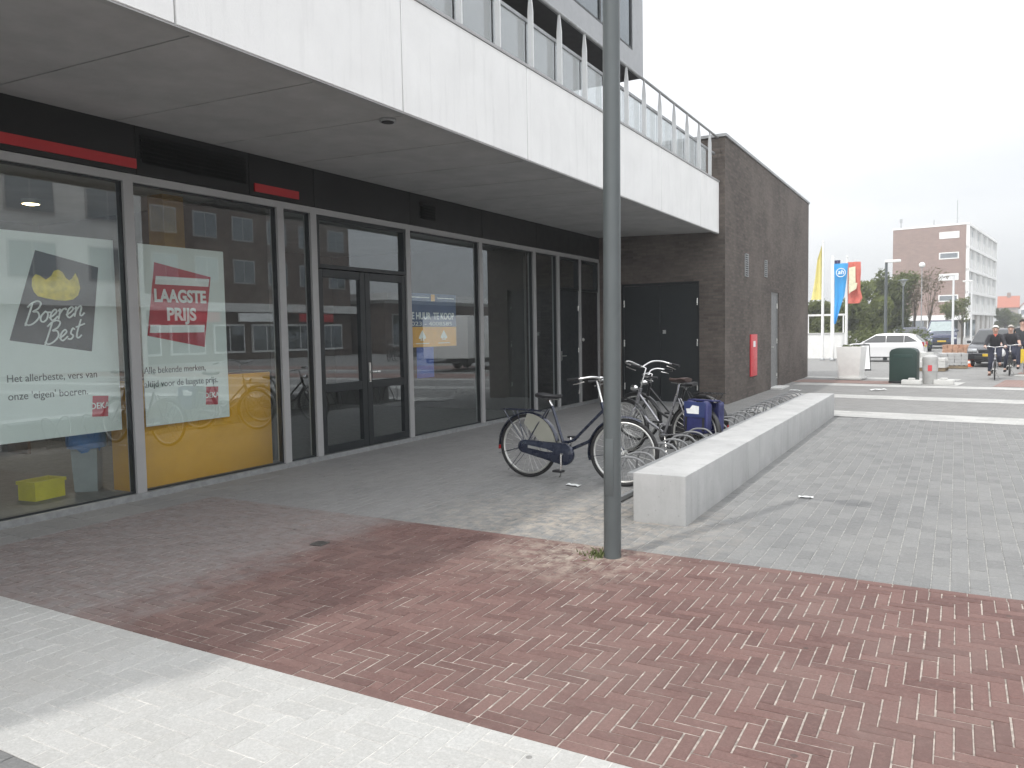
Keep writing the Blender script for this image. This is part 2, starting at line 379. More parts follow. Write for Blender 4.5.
def skin(name, verts, edges, radii, mat, parent=None, root=0, sub=1):
    me = bpy.data.meshes.new(name); me.from_pydata(verts, edges, [])
    ob = bpy.data.objects.new(name, me); COL.objects.link(ob)
    ob.modifiers.new('skin', 'SKIN'); sl = me.skin_vertices
    if not sl:
        bm = bmesh.new(); bm.from_mesh(me); bm.verts.layers.skin.verify(); bm.to_mesh(me); bm.free(); sl = me.skin_vertices
    for i, r in enumerate(radii):
        rr = r if isinstance(r, tuple) else (r, r)
        sl[0].data[i].radius = rr; sl[0].data[i].use_root = (i == root)
    sb = ob.modifiers.new('sub', 'SUBSURF'); sb.levels = sub; sb.render_levels = sub
    dg = bpy.context.evaluated_depsgraph_get(); m2 = bpy.data.meshes.new_from_object(ob.evaluated_get(dg))
    ob.modifiers.clear(); ob.data = m2; bpy.data.meshes.remove(me); m2.name = name
    m2.polygons.foreach_set('use_smooth', [True]*len(m2.polygons)); m2.materials.clear(); m2.materials.append(mat)
    if parent is not None: ob.parent = parent
    return ob

# ------------------------------------------------------------------ ground and paving
XG = -7.12                                         # outer face of the shop front
struct(MB().quad((-400,-60,-.03),(400,-60,-.03),(400,1200,-.03),(-400,1200,-.03)).build('ground', 'far_ground', smooth=False))
def pavers(name, cells, mat, gap=.0032, skirt=.010, lift=.0016, tilt=.0009):
    vs = []; fs = []; tone = []
    for (x0, y0, x1, y1) in cells:
        z = random.uniform(-lift, lift)*.6; tx = random.uniform(-tilt, tilt); ty = random.uniform(-tilt, tilt)
        a = gap*random.uniform(.6, 1.5); b = .003; t = random.random()
        i = len(vs)
        for (d, dz) in ((a, -skirt), (a, -b), (a+b, 0.)):
            for (x, y, sx, sy) in ((x0+d, y0+d, -1, -1), (x1-d, y0+d, 1, -1), (x1-d, y1-d, 1, 1), (x0+d, y1-d, -1, 1)):
                vs.append((x, y, z+dz+sx*tx+sy*ty))
        for k in range(2):
            for j in range(4):
                fs.append((i+k*4+j, i+k*4+(j+1) % 4, i+k*4+4+(j+1) % 4, i+k*4+4+j)); tone.append(t)
        fs.append((i+8, i+9, i+10, i+11)); tone.append(t)
    me = bpy.data.meshes.new(name); me.from_pydata(vs, [], fs)
    at = me.attributes.new('tone', 'FLOAT', 'FACE'); at.data.foreach_set('value', tone)
    me.materials.append(MAT[mat]); o = bpy.data.objects.new(name, me); COL.objects.link(o); return struct(o)
RED0, RED1, WH0, WH1, GR1 = 2.63, 5.33, 1.60, 2.63, 15.0
XR = -6.52; XE = 7.0
# herringbone, bricks of 200 x 66 mm with their sides along the band
U = .0667; n3 = 3; cells = []
def clip(c, x0, y0, x1, y1):
    a, b, d, e = max(c[0], x0), max(c[1], y0), min(c[2], x1), min(c[3], y1)
    return (a, b, d, e) if d-a > .02 and e-b > .02 else None
ni, nj = int((XE-XR)/U)+4, int((RED1-RED0-.2)/U)+4
for i in range(-4, ni):
    for j in range(-4, nj):
        t = (i-j) % (2*n3)
        if t == 0: c = (i, j, i+n3, j+1)
        elif (j-i) % (2*n3) == 1: c = (i, j, i+1, j+n3)
        else: continue
        c = clip((XR+c[0]*U, RED0+U+c[1]*U, XR+c[2]*U, RED0+U+c[3]*U), XR, RED0+U, XE, RED1-U)
        if c: cells.append(c)
for yy in (RED0, RED1-U):                          # a soldier edge along both sides of the band
    x = XR
    while x < XE: cells.append((x, yy, x+.2, yy+U)); x += .2
pavers('red_brick_paving', cells, 'red_paver')
struct(MB().quad((XR,RED0,-.0042),(XE,RED0,-.0042),(XE,RED1,-.0042),(XR,RED1,-.0042)).build('red_paving_joints', 'sand', smooth=False))
cells = []
V = .1046
for i in range(-3, int((XE+7.05)/V)+3):
    for j in range(-3, int((WH1-WH0)/V)+3):
        t = (i-j) % 4
        if t == 0: c = (i, j, i+2, j+1)
        elif (j-i) % 4 == 1: c = (i, j, i+1, j+2)
        else: continue
        c = clip((-7.05+c[0]*V, WH0+c[1]*V, -7.05+c[2]*V, WH0+c[3]*V), -7.05, WH0, XE, WH1)
        if c: cells.append(c)
pavers('white_paving', cells, 'white_paver', gap=.0016, lift=.001)
struct(MB().quad((-7.05,WH0,-.0026),(XE,WH0,-.0026),(XE,WH1,-.0026),(-7.05,WH1,-.0026)).build('white_paving_joints', 'sand_white', smooth=False))
cells = []
i = 0; x = XR
while x < XE:                                       # columns that run away from the camera, staggered
    y = RED1-(i % 2)*.105
    while y < GR1:
        c = clip((x, y, x+.105, y+.21), XR, RED1, XE, GR1)
        if c: cells.append(c)
        y += .21
    x += .105; i += 1
for yy in range(int((16.9-WH1)/.3)):                # the course along the shop front
    cells.append((-7.05, WH1+yy*.3, XR-.26, WH1+yy*.3+.3)); cells.append((XR-.26, WH1+yy*.3, XR, WH1+yy*.3+.3))
yy = GR1
while yy < 16.7:
    x = XR
    while x < -4.25: cells.append((x, yy, x+.105, min(yy+.2, 16.7))); x += .105
    yy += .2
pavers('grey_paving', cells, 'grey_paver', gap=.0028)
cells = []
for j in range(28):
    y = WH0-.2-j*.2
    x = -7.05-(j % 2)*.15
    while x < XE: cells.append((max(x, -7.05), y, x+.3, y+.2)); x += .3
pavers('dark_paving', cells, 'edge_paver', gap=.0025)
struct(MB().quad((-7.1,RED1,-.0034),(XE,RED1,-.0034),(XE,15.0,-.0034),(-7.1,15.0,-.0034)).build('paving_joints', 'sand_grey', smooth=False))
struct(MB().quad((-7.1,-4.1,-.0066),(XE,-4.1,-.0066),(XE,WH0,-.0066),(-7.1,WH0,-.0066)).quad((-7.1,WH1,-.0066),(XR,WH1,-.0066),(XR,RED1,-.0066),(-7.1,RED1,-.0066)).build('paving_joints', 'sand_grey', smooth=False))
# the square beyond, turned eight degrees against the shop front
SA = R_(-8.0); SO = Vector((-2.0, 15.1, 0))
SM = Matrix.Translation(SO) @ Matrix.Rotation(SA, 4, 'Z')
def S(p, q, z=0.): return SM @ Vector((p, q, z))
def sheet(name, p0, p1, q0, q1, z, mat):
    o = MB().quad((p0,q0,0),(p1,q0,0),(p1,q1,0),(p0,q1,0)).build(name, mat, smooth=False)
    o.matrix_world = SM @ Matrix.Translation((0, 0, z)); return struct(o)
sheet('square_paving', -30, 160, -1.6, 25, -.0145, 'street_grey')
sheet('side_paving', 9.2, 160, -40, -1.6, -.0145, 'street_grey')
for q0, q1 in ((0, 1.02), (4.05, 5.0), (7.95, 8.75)):
    sheet('white_stripe', -1.7 if q0 == 0 else (-2.1 if q0 < 5 else -3.2), 90, q0, q1, -.0105 if q0 else .003, 'street_white')
sheet('red_road', 1.6, 90, 9.0, 12.0, -.0105, 'street_red')
sheet('red_crossing', -3.6, -.9, 9.0, 10.3, -.0105, 'street_red')
sheet('white_stripe', 1.6, 90, 14.0, 14.9, -.0105, 'street_white')
sheet('red_road', 1.6, 90, 15.2, 19.0, -.0105, 'street_red')
sheet('white_stripe', -.4, .8, 8.9, 10.4, -.0065, 'street_white')
sheet('white_stripe', -6, .5, 11.2, 11.9, -.0105, 'street_white')
sheet('roadway', -60, 160, 25, 110, -.0145, 'street_grey')
# ------------------------------------------------------------------ the shop building
shop = thing('shop_building', 'modern shop block with long glazed front under a pale concrete overhang and glass railing', 'building', (0, 0, 0))
Y0S, Y1S = -3.0, 16.66
XFAS = -4.38
def sub(mb, name, mat, parent, **k): return mb.build(name, mat, parent, **k)
# header over the glazing
hd = MB()
ys = [-3.0, -.6, 1.6, 3.3, 5.07, 6.5, 7.55, 9.55, 11.6, 13.6, 16.66]
for a, b in zip(ys, ys[1:]): hd.box((XG-.12, a+.004, 3.235), (XG+.012, b-.004, 3.735))
header = sub(hd, 'header_panel', 'header', shop, smooth=False)
sub(MB().box((XG-.3, Y0S, 3.20), (XG-.125, Y1S, 3.9)), 'header_backing', 'dark_gap', shop, smooth=False)
for (a, b, z0, z1) in ((5.12, 6.45, 3.36, 3.66), (9.80, 10.20, 3.36, 3.60)):
    v = MB(); k = 0; z = z0
    while z < z1-.02:
        v.add([(XG+.014, a, z), (XG+.014, b, z), (XG+.040, b, z-.012), (XG+.040, a, z-.012), (XG+.014, a, z+.03), (XG+.014, b, z+.03)], [(0,1,2,3),(3,2,5,4),(0,3,4),(1,5,2)]); z += .042
    sub(v, 'vent', 'header', header, smooth=False)
for a, b in ((.4, 5.06), (6.57, 7.27)):
    sub(MB().box((XG+.013, a, 3.285), (XG+.030, b, 3.38)), 'red_stripe', 'red_stripe', header, smooth=False)
# soffit, a little higher at the shop front
zs = lambda x: 3.635+(3.71-3.635)*(x-XFAS)/(XG-XFAS)
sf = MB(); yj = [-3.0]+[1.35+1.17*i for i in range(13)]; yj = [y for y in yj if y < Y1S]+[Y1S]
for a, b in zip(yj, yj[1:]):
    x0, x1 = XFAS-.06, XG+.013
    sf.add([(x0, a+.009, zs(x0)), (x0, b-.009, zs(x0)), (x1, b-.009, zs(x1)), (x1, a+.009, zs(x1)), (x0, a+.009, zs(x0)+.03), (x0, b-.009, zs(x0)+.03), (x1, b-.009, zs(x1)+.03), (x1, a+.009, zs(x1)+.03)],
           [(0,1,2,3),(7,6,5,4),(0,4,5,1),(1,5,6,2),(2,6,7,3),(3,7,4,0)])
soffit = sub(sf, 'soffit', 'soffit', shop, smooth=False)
sub(MB().box((XG-.1, Y0S, 3.76), (XFAS-.09, Y1S, 4.6)), 'slab', 'dark_gap', shop, smooth=False)
sub(MB().lathe([(.075, -.028), (.082, -.02), (.082, .03)], 24, (-4.74, 6.06, zs(-4.74))), 'downlight', 'galv', soffit)
sub(MB().lathe([(.058, -.034), (.06, -.026)], 20, (-4.74, 6.06, zs(-4.74))), 'downlight', 'black_plastic', soffit)
# fascia of large panels with open joints
fy = [-3.0, -1.29, 1.08, 3.45, 5.83, 8.20, 10.57, 12.98, 15.30, Y1S]
for a, b in zip(fy, fy[1:]):
    sub(MB().box((XFAS-.055, a+.006, 3.607), (XFAS, b-.006, 4.66)), 'fascia_panel', 'fascia', shop, smooth=True, bevel=.004, bseg=1)
sub(MB().box((XFAS-.09, Y0S, 3.66), (XFAS-.06, Y1S, 4.64)), 'fascia_backing', 'dark_gap', shop, smooth=False)
sub(MB().box((XFAS-.068, Y0S, 3.594), (XFAS-.008, Y1S, 3.606)), 'drip_edge', 'mullion', shop, smooth=False)
sub(MB().box((XFAS-.30, Y0S, 4.662), (XFAS+.012, Y1S, 4.692)), 'coping', 'mullion', shop, smooth=False)
# railing
rail = thing('railing', None, None); rail.parent = shop
for k in ('label', 'category'):
    if k in rail: del rail[k]
XP = XFAS-.05
y = 6.82-.767*6; posts = []
while y < 16.6: posts.append(y); y += .767
pm = None
for y in posts:
    if y < 2.5: continue
    if pm is None:
        pm = MB().prism([(-.034, 4.694), (.034, 4.694), (.034, 5.34), (.012, 5.56), (-.012, 5.56), (-.034, 5.34)], .018, (-.008, 0, 0), (0, 1, 0), (0, 0, 1)).mesh('post', 'white_metal', smooth=False)
    o = bpy.data.objects.new('post', pm); COL.objects.link(o); o.parent = rail; o.location = (XP+.03, y, 0); o.rotation_euler = (0, 0, R_(90))
sub(MB().tube([(XP+.03, 2.0, 5.58), (XP+.03, 16.62, 5.58)], .024, 12), 'handrail', 'galv', rail)
sub(MB().box((XP-.06, 2.0, 5.235), (XP-.022, 16.62, 5.275)).box((XP-.06, 2.0, 4.71), (XP-.022, 16.62, 4.75)), 'rail_bar', 'galv', rail, smooth=False)
for a, b in zip(posts, posts[1:]):
    if b < 2.5: continue
    sub(MB().box((XP-.046, a+.02, 4.75), (XP-.036, b-.02, 5.235)), 'glass_panel', 'rail_glass', rail, smooth=False)
# upper storey set back over the terrace
XV, YV, ZV0, ZV1 = -5.0, 13.82, 6.13, 8.75
sub(MB().box((-13, Y0S, 4.61), (-7.6, 12.5, 6.12)), 'terrace_wall', 'recess', shop, smooth=False)
sub(MB().box((-13, Y0S, ZV0+.002), (XV-.05, YV-.02, ZV1)), 'upper_storey', 'recess', shop, smooth=False)
fr = MB()
fr.box((XV-.06, Y0S, ZV0), (XV, YV, ZV0+.34)).box((XV-.06, Y0S, ZV1-.35), (XV, YV, ZV1))
wy = [-3.0, .4, 3.7, 7.0, 10.15, 13.3]
for y in wy: fr.box((XV-.06, y, ZV0+.34), (XV-.001, y+(.52 if y > 13 else .35), ZV1-.35))
fr.box((XV-.05, YV-.001, ZV0+.01), (-13, YV+.012, ZV1))
sub(fr, 'upper_cladding', 'volume_panel', shop, smooth=False)
for a, b in zip(wy, wy[1:]):
    f = MB(); a2, b2 = a+.35, b; z0, z1 = ZV0+.34, ZV1-.35; m = (a2+b2)/2
    for (p, q, r, s_) in ((a2, z0, b2, z0+.05), (a2, z1-.05, b2, z1), (a2, z0+.05, a2+.05, z1-.05), (b2-.05, z0+.05, b2, z1-.05), (m-.03, z0+.05, m+.03, z1-.05)):
        f.box((XV-.049, p, q), (XV-.012, r, s_))
    wdw = sub(f, 'window', 'door_grey', shop, smooth=False)
    sub(MB().quad((XV-.03, a2, z0), (XV-.03, b2, z0), (XV-.03, b2, z1), (XV-.03, a2, z1)), 'pane', 'window_glass', wdw, smooth=False)
sub(MB().box((-13.2, Y0S, ZV1), (XV+.05, YV+.1, ZV1+.12)), 'roof', 'volume_panel', shop, smooth=False)
# glazed front
bays = [(-.4, 2.97), (2.97, 4.97), (4.97, 6.97), (6.97, 7.53), (7.53, 9.50), (9.50, 11.55), (11.55, 13.52), (13.52, 14.56), (14.56, 15.62), (15.62, 16.66)]
MW = .052
def frame(y0, y1, z0, z1, mat, x0=XG-.10, x1=XG, t=.05, parent=None, name='window'):
    f = MB(); f.box((x0, y0, z0), (x1, y0+t, z1)).box((x0, y1-t, z0), (x1, y1, z1)).box((x0, y0+t, z0), (x1, y1-t, z0+t)).box((x0, y0+t, z1-t), (x1, y1-t, z1))
    return sub(f, name, mat, parent, smooth=False)
def pane(y0, y1, z0, z1, parent, x=XG-.055):
    # two panes of a sealed unit would double the work; one sheet with a slight bow catches the light the same way
    return sub(MB().quad((x, y0, z0), (x, y1, z0), (x, y1, z1), (x, y0, z1)), 'pane', 'shop_glass', parent, smooth=False)
sub(MB().box((XG-.12, Y0S, -.02), (XG+.025, Y1S, .055)), 'sill', 'galv', shop, smooth=False)
sub(MB().box((XG-.12, -.4, 3.15), (XG+.004, 16.66, 3.228)), 'top_rail', 'mullion', shop, smooth=False)
for (a, b) in bays:
    sub(MB().box((XG-.12, b-MW, .056), (XG+.008, b+MW, 3.149)), 'mullion', 'mullion', shop, smooth=False)
for i, (a, b) in enumerate(bays):
    a2, b2 = a+MW+.001, b-MW-.001
    if i == 4:
        w2 = frame(a2, b2, 2.475, 3.149, 'door_grey', parent=shop); pane(a2+.05, b2-.05, 2.525, 3.10, w2)
        m = (a2+b2)/2
        for (p, q) in ((a2, m-.003), (m+.003, b2)):
            d = MB(); t = .105
            x0, x1 = XG-.085, XG-.015
            d.box((x0, p, .06), (x1, p+t, 2.465)).box((x0, q-t, .06), (x1, q, 2.465)).box((x0, p+t, .06), (x1, q-t, .16)).box((x0, p+t, 2.36), (x1, q-t, 2.465)).box((x0, p+t, .86), (x1, q-t, .97))
            dr = sub(d, 'door', 'door_grey', shop, smooth=True, bevel=.004, bseg=1)
            pane(p+t, q-t, .16, .86, dr, XG-.05); pane(p+t, q-t, .97, 2.36, dr, XG-.05)
            if p > m-.1:
                h = MB().box((XG-.015, p+.03, .95), (XG-.003, p+.065, 1.22)).tube([(XG-.003, p+.048, 1.09), (XG+.05, p+.048, 1.09), (XG+.055, p+.06, 1.09), (XG+.055, p+.20, 1.09)], .011, 8)
                sub(h, 'handle', 'steel', dr)
    elif i >= 8:
        d = MB().box((XG-.085, a2, .06), (XG-.02, b2, 2.47)); dr = sub(d, 'door', 'black_door' if i == 9 else 'door_grey', shop, smooth=False)
        if i == 8:
            for z in (2.1, 1.2, .3): sub(MB().tube([(XG-.012, b2-.02, z-.05), (XG-.012, b2-.02, z+.05)], .012, 8), 'hinge', 'steel', dr)
            sub(MB().box((XG-.018, a2+.08, 1.0), (XG-.008, a2+.11, 1.2)).tube([(XG-.01, a2+.095, 1.1), (XG+.03, a2+.095, 1.1), (XG+.035, a2+.22, 1.1)], .01, 8), 'handle', 'steel', dr)
        else:
            sub(MB().lathe([(.035, 0), (.04, .012), (.02, .035)], 14, (XG-.02, a2+.12, 1.42), 'x'), 'handle', 'steel', dr)
        w2 = frame(a2, b2, 2.475, 3.149, 'door_grey', parent=shop); pane(a2+.05, b2-.05, 2.525, 3.10, w2)
    else:
        w2 = frame(a2, b2, .056, 3.149, 'door_grey', x0=XG-.08, x1=XG-.025, t=.018, parent=shop); pane(a2+.012, b2-.012, .068, 3.135, w2)
# inside
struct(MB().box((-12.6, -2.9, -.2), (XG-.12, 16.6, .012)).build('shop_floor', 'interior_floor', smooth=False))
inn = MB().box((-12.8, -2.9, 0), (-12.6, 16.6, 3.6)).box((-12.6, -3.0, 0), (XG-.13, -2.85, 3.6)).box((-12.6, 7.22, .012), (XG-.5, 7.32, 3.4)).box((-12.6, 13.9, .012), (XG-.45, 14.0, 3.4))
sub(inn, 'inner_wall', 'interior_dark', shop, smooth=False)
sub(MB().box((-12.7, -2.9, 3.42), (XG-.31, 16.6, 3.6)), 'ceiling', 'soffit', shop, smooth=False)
sub(MB().box((-9.0, 6.55, .012), (-8.7, 6.85, 3.42)), 'pillar', 'ochre', shop, smooth=False)
sub(MB().box((-13.0, Y0S, -.1), (-12.8, 16.6, 6.2)), 'rear_wall', 'dark_brick', shop, smooth=False, uv=True)
# ------------------------------------------------------------------ brick block at the end
bb = thing('brick_block', 'dark brown brick block closing the far end of the shop front, with flat metal coping', 'building')
BX, BY0, BY1, BZ = -4.26, 16.68, 27.3, 5.60
# walls with real openings: the front has a recessed double door, the flank a flush door and two vents
DX0, DX1, DZ = -6.60, -4.81, 2.64
SY0, SY1, SZ = 21.42, 22.43, 2.55
wl = MB()
wl.box((-13, BY0, -.03), (DX0, BY0+.3, BZ)).box((DX1, BY0, -.03), (BX, BY0+.3, BZ)).box((DX0, BY0, DZ), (DX1, BY0+.3, BZ))
wl.box((BX-.3, BY0+.3, -.03), (BX, SY0, BZ)).box((BX-.3, SY1, -.03), (BX, BY1, BZ)).box((BX-.3, SY0, SZ), (BX, SY1, BZ))
wl.box((-13, BY1-.3, -.03), (BX-.3, BY1, BZ)).box((-13, BY0+.3, 4.9), (BX-.3, BY1-.3, 5.0))
sub(wl, 'wall', 'dark_brick', bb, smooth=False, uv=True)
sub(MB().box((-13, BY0-.025, BZ), (BX+.03, BY0+.33, BZ+.06)).box((BX-.33, BY0+.33, BZ), (BX+.03, BY1+.03, BZ+.06)).box((-13, BY1-.33, BZ), (BX-.33, BY1+.03, BZ+.06)), 'coping', 'galv', bb, smooth=False)
m = (DX0+DX1)/2
frm = MB().box((DX0, BY0+.05, 0), (DX0+.05, BY0+.13, DZ)).box((DX1-.05, BY0+.05, 0), (DX1, BY0+.13, DZ)).box((DX0+.05, BY0+.05, DZ-.05), (DX1-.05, BY0+.13, DZ))
sub(frm, 'door_frame', 'door_grey', bb, smooth=False)
for (a, b, hx) in ((DX0+.053, m-.003, DX0+.06), (m+.003, DX1-.053, DX1-.06)):
    dr = sub(MB().box((a, BY0+.065, .02), (b, BY0+.12, DZ-.055)), 'door', 'door_grey', bb, smooth=True, bevel=.004, bseg=1)
    for z in (2.2, 1.32, .35): sub(MB().tube([(hx, BY0+.055, z-.075), (hx, BY0+.055, z+.075)], .016, 8), 'hinge', 'steel', dr)
    if b > m+.1:
        sub(MB().box((a+.06, BY0+.055, 1.52), (a+.13, BY0+.066, 1.60)), 'lock_plate', 'steel', dr, smooth=False)
sub(MB().box((-6.7, BY0-.04, -.02), (-4.75, BY0+.06, .022)), 'threshold', 'galv', bb, smooth=False)
sd_ = sub(MB().box((BX-.10, SY0+.055, .03), (BX-.045, SY1-.055, SZ-.055)), 'door', plain('side_door_grey', (.17, .175, .175), .5), bb, smooth=False)
sub(MB().box((BX-.12, SY0, 0), (BX-.03, SY0+.053, SZ)).box((BX-.12, SY1-.053, 0), (BX-.03, SY1, SZ)).box((BX-.12, SY0+.053, SZ-.053), (BX-.03, SY1-.053, SZ)), 'door_frame', plain('side_frame_grey', (.21, .215, .215), .5), bb, smooth=False)
for z in (2.2, 1.25, .3): sub(MB().tube([(BX-.035, SY1-.07, z-.07), (BX-.035, SY1-.07, z+.07)], .018, 8), 'hinge', 'steel', sd_)
sub(MB().box((BX-.045, SY0+.10, 1.0), (BX-.035, SY0+.14, 1.2)).tube([(BX-.04, SY0+.12, 1.1), (BX+.02, SY0+.12, 1.1), (BX+.02, SY0+.24, 1.1)], .011, 8), 'handle', 'steel', sd_)
sub(MB().box((BX-.1, SY0-.05, -.02), (BX+.28, SY1+.05, .025)), 'doorstep', 'pale_concrete', bb, smooth=False)
for (y, z0, z1, wd) in ((18.6, 2.80, 3.30, .34), (20.7, 2.90, 3.30, .30)):
    v = MB().box((BX+.001, y-wd/2, z0), (BX+.018, y-wd/2+.03, z1)).box((BX+.001, y+wd/2-.03, z0), (BX+.018, y+wd/2, z1))
    z = z0
    while z < z1: v.box((BX+.001, y-wd/2+.03, z), (BX+.028, y+wd/2-.03, z+.022)); z += .05
    sub(v, 'vent', 'galv', bb, smooth=False)
    sub(MB().box((BX+.0005, y-wd/2+.02, z0), (BX+.002, y+wd/2-.02, z1)), 'vent_backing', 'dark_gap', bb, smooth=False)
rs = MB().box((BX+.004, 18.95, .46), (BX+.035, 19.62, 1.46)).build('red_wall_sign', plain('signal_red', (.60, .03, .045), .35, var=.05), None, smooth=True, bevel=.004)
tag(rs, 'tall narrow red panel with a white square fixed to the dark brick wall', 'sign')
sub(MB().box((BX+.0355, 19.18, 1.16), (BX+.038, 19.42, 1.30)), 'white_label', 'print_white', rs, smooth=False)
# ------------------------------------------------------------------ inside the window
def board(name, y0, y1, z0, z1, x, mat, label, cat, group=None):
    o = MB().box((x-.006, y0, z0), (x, y1, z1)).build(name, mat, None, smooth=False); return tag(o, label, cat, group)
PX = -7.35
p1 = board('hanging_poster', 3.70, 4.94, .69, 2.59, PX, 'poster', 'pale poster with yellow peppers on a dark slanted square hanging in the leftmost window', 'poster', 'posters in the shop window')
MB().prism([(4.17,2.43),(3.90,1.61),(4.66,1.49),(4.77,2.31)], .002, (PX+.0005,0,0), (0,1,0), (0,0,1)).build('dark_square', 'poster_black', p1, smooth=False)
pep = MB()
pep.prism([(4.12,2.10),(4.125,2.17),(4.16,2.21),(4.20,2.20),(4.25,2.165),(4.30,2.20),(4.33,2.25),(4.37,2.265),(4.41,2.245),(4.44,2.19),(4.47,2.17),(4.50,2.19),(4.535,2.24),(4.56,2.19),(4.575,2.10),(4.55,2.03),(4.50,1.99),(4.42,1.975),(4.33,1.98),(4.24,1.995),(4.17,2.01),(4.135,2.05)], .0015, (PX+.003,0,0), (0,1,0), (0,0,1))
pe = pep.build('yellow_pepper', 'pepper', p1, smooth=False)
LET = {
 'B': ([[(.02,.78),(.2,.95),(.42,1.0),(.6,.88),(.52,.66),(.3,.55),(.52,.5),(.62,.26),(.45,.03),(.2,-.04),(.03,.1)], [(.22,.92),(.16,.5),(.06,-.05)]], .66),
 'o': ([[(.22,.48),(.06,.3),(.06,.1),(.2,.0),(.34,.12),(.34,.36),(.2,.48),(.3,.42),(.46,.40)]], .42),
 'e': ([[(.02,.14),(.2,.24),(.32,.38),(.22,.5),(.08,.34),(.08,.12),(.22,0),(.42,.16)]], .40),
 'r': ([[(.0,.38),(.08,.46),(.07,.0)], [(.08,.26),(.2,.44),(.34,.46),(.36,.38)]], .38),
 'n': ([[(.0,.36),(.07,.46),(.05,.0)], [(.06,.24),(.2,.46),(.32,.40),(.3,.08),(.4,.0),(.52,.12)]], .5),
 's': ([[(.04,.04),(.2,.0),(.28,.14),(.14,.28),(.2,.5),(.3,.42)]], .34),
 't': ([[(.2,.86),(.12,.3),(.14,.04),(.26,.0),(.36,.1)], [(.0,.52),(.42,.62)]], .4)}
def smooth_line(p, k=4):
    o = []
    for i in range(len(p)-1):
        a, b, c, d = (Vector((*q, 0)) for q in (p[max(i-1, 0)], p[i], p[i+1], p[min(i+2, len(p)-1)]))
        for j in range(k):
            t = j/k; o.append(.5*((2*b)+(c-a)*t+(2*a-5*b+4*c-d)*t*t+(3*b-a-3*c+d)*t**3))
    o.append(Vector((*p[-1], 0))); return o
def script(mb, word, y, z, h, slope, x, r, slant=.22):
    for ch in word:
        st, adv = LET[ch]
        for s in st:
            mb.tube([(x, y+(q.x+slant*q.y)*h, z+q.y*h+slope*(q.x*h)) for q in smooth_line(s)], r, 6, flat=1.)
        z += slope*adv*h; y += adv*h
    return mb
m = script(MB(), 'Boeren', 4.03, 1.745, .205, .17, PX+.003, .0085); script(m, 'Best', 4.20, 1.57, .205, .17, PX+.003, .0085)
m.build('handwriting', 'print_white', p1)
m = wall_text(MB(), "Het allerbeste, vers van", .098, 3.86, 1.235, PX+.002, width=.84)
wall_text(m, "onze 'eigen' boeren.", .098, 3.86, 1.075, PX+.002, width=.74).build('lettering', 'ink', p1, smooth=False)
def small_logo(parent, y, z):
    MB().prism([(y+.015,z+.215),(y,z+.012),(y+.165,z),(y+.178,z+.205)], .0015, (PX+.0005,0,0), (0,1,0), (0,0,1)).build('red_logo', 'poster_red', parent, smooth=False)
    wall_text(MB(), 'DEKA', .085, y-.006, z+.086, PX+.004, bold=.0015, space=1.05, width=.192).build('logo_lettering', 'print_white', parent, smooth=False)
small_logo(p1, 4.63, .84)
p2 = board('hanging_poster', 5.215, 6.295, .685, 2.585, PX, 'poster', 'pale poster with a red slanted square and white capitals hanging before the yellow counter', 'poster', 'posters in the shop window')
MB().prism([(5.395,2.405),(5.275,1.635),(5.985,1.50),(6.105,2.285)], .002, (PX+.0005,0,0), (0,1,0), (0,0,1)).build('red_square', 'poster_red', p2, smooth=False)
wb = MB()
wb.prism([(5.405,2.262),(5.39,2.175),(6.068,2.175),(6.085,2.262)], .001, (PX+.003,0,0), (0,1,0), (0,0,1))
wb.prism([(5.315,1.745),(5.302,1.665),(5.985,1.665),(5.997,1.745)], .001, (PX+.003,0,0), (0,1,0), (0,0,1)).build('white_bar', 'print_white', p2, smooth=False)
m = wall_text(MB(), 'LAAGSTE', .185, 5.375, 1.995, PX+.0045, bold=.007, width=.655)
wall_text(m, 'PRIJS', .185, 5.52, 1.80, PX+.0045, bold=.007, width=.37).build('capitals', 'print_white', p2, smooth=False)
m = wall_text(MB(), 'Alle bekende merken,', .098, 5.215, 1.24, PX+.002, width=.77)
wall_text(m, 'altijd voor de laagste prijs.', .098, 5.215, 1.095, PX+.002, width=.93).build('lettering', 'ink', p2, smooth=False)
small_logo(p2, 5.97, .84)
for p in (p1, p2): pass
ct = MB().box((-7.75, 5.08, .012), (-7.42, 7.0, 1.17)).build('yellow_counter', 'yellow', None, smooth=True, bevel=.01)
tag(ct, 'plain yellow counter standing behind the glass below the red poster', 'counter')
MB().box((-7.74, 5.1, 1.1702), (-7.43, 6.98, 1.185)).build('counter_top', 'wood_brown', ct, smooth=False)
cy = thing('yellow_crate', 'small yellow plastic crate on the shop floor at the foot of the leftmost window', 'crate', (-8.05, 4.50, .012), R_(8))
c = MB(); w2, d2, h2 = .165, .12, .19
c.box((-d2, -w2, 0), (d2, w2, .012)).box((-d2, -w2, .012), (-d2+.012, w2, h2)).box((d2-.012, -w2, .012), (d2, w2, h2)).box((-d2+.012, -w2, .012), (d2-.012, -w2+.012, h2)).box((-d2+.012, w2-.012, .012), (d2-.012, w2, h2))
c.build('body', 'crate_yellow', cy, smooth=False)
c = MB().box((-d2-.012, -w2-.012, h2-.03), (d2+.012, -w2-.001, h2+.004)).box((-d2-.012, w2+.001, h2-.03), (d2+.012, w2+.012, h2+.004)).box((d2+.001, -w2-.001, h2-.03), (d2+.012, w2+.001, h2+.004)).box((-d2-.012, -w2-.001, h2-.03), (-d2-.001, w2+.001, h2+.004))
c.build('rim', 'crate_yellow', cy, smooth=False)
bn = thing('waste_bin', 'tall grey bin lined with a blue plastic bag behind the leftmost window', 'bin', (-8.0, 4.96, .012))
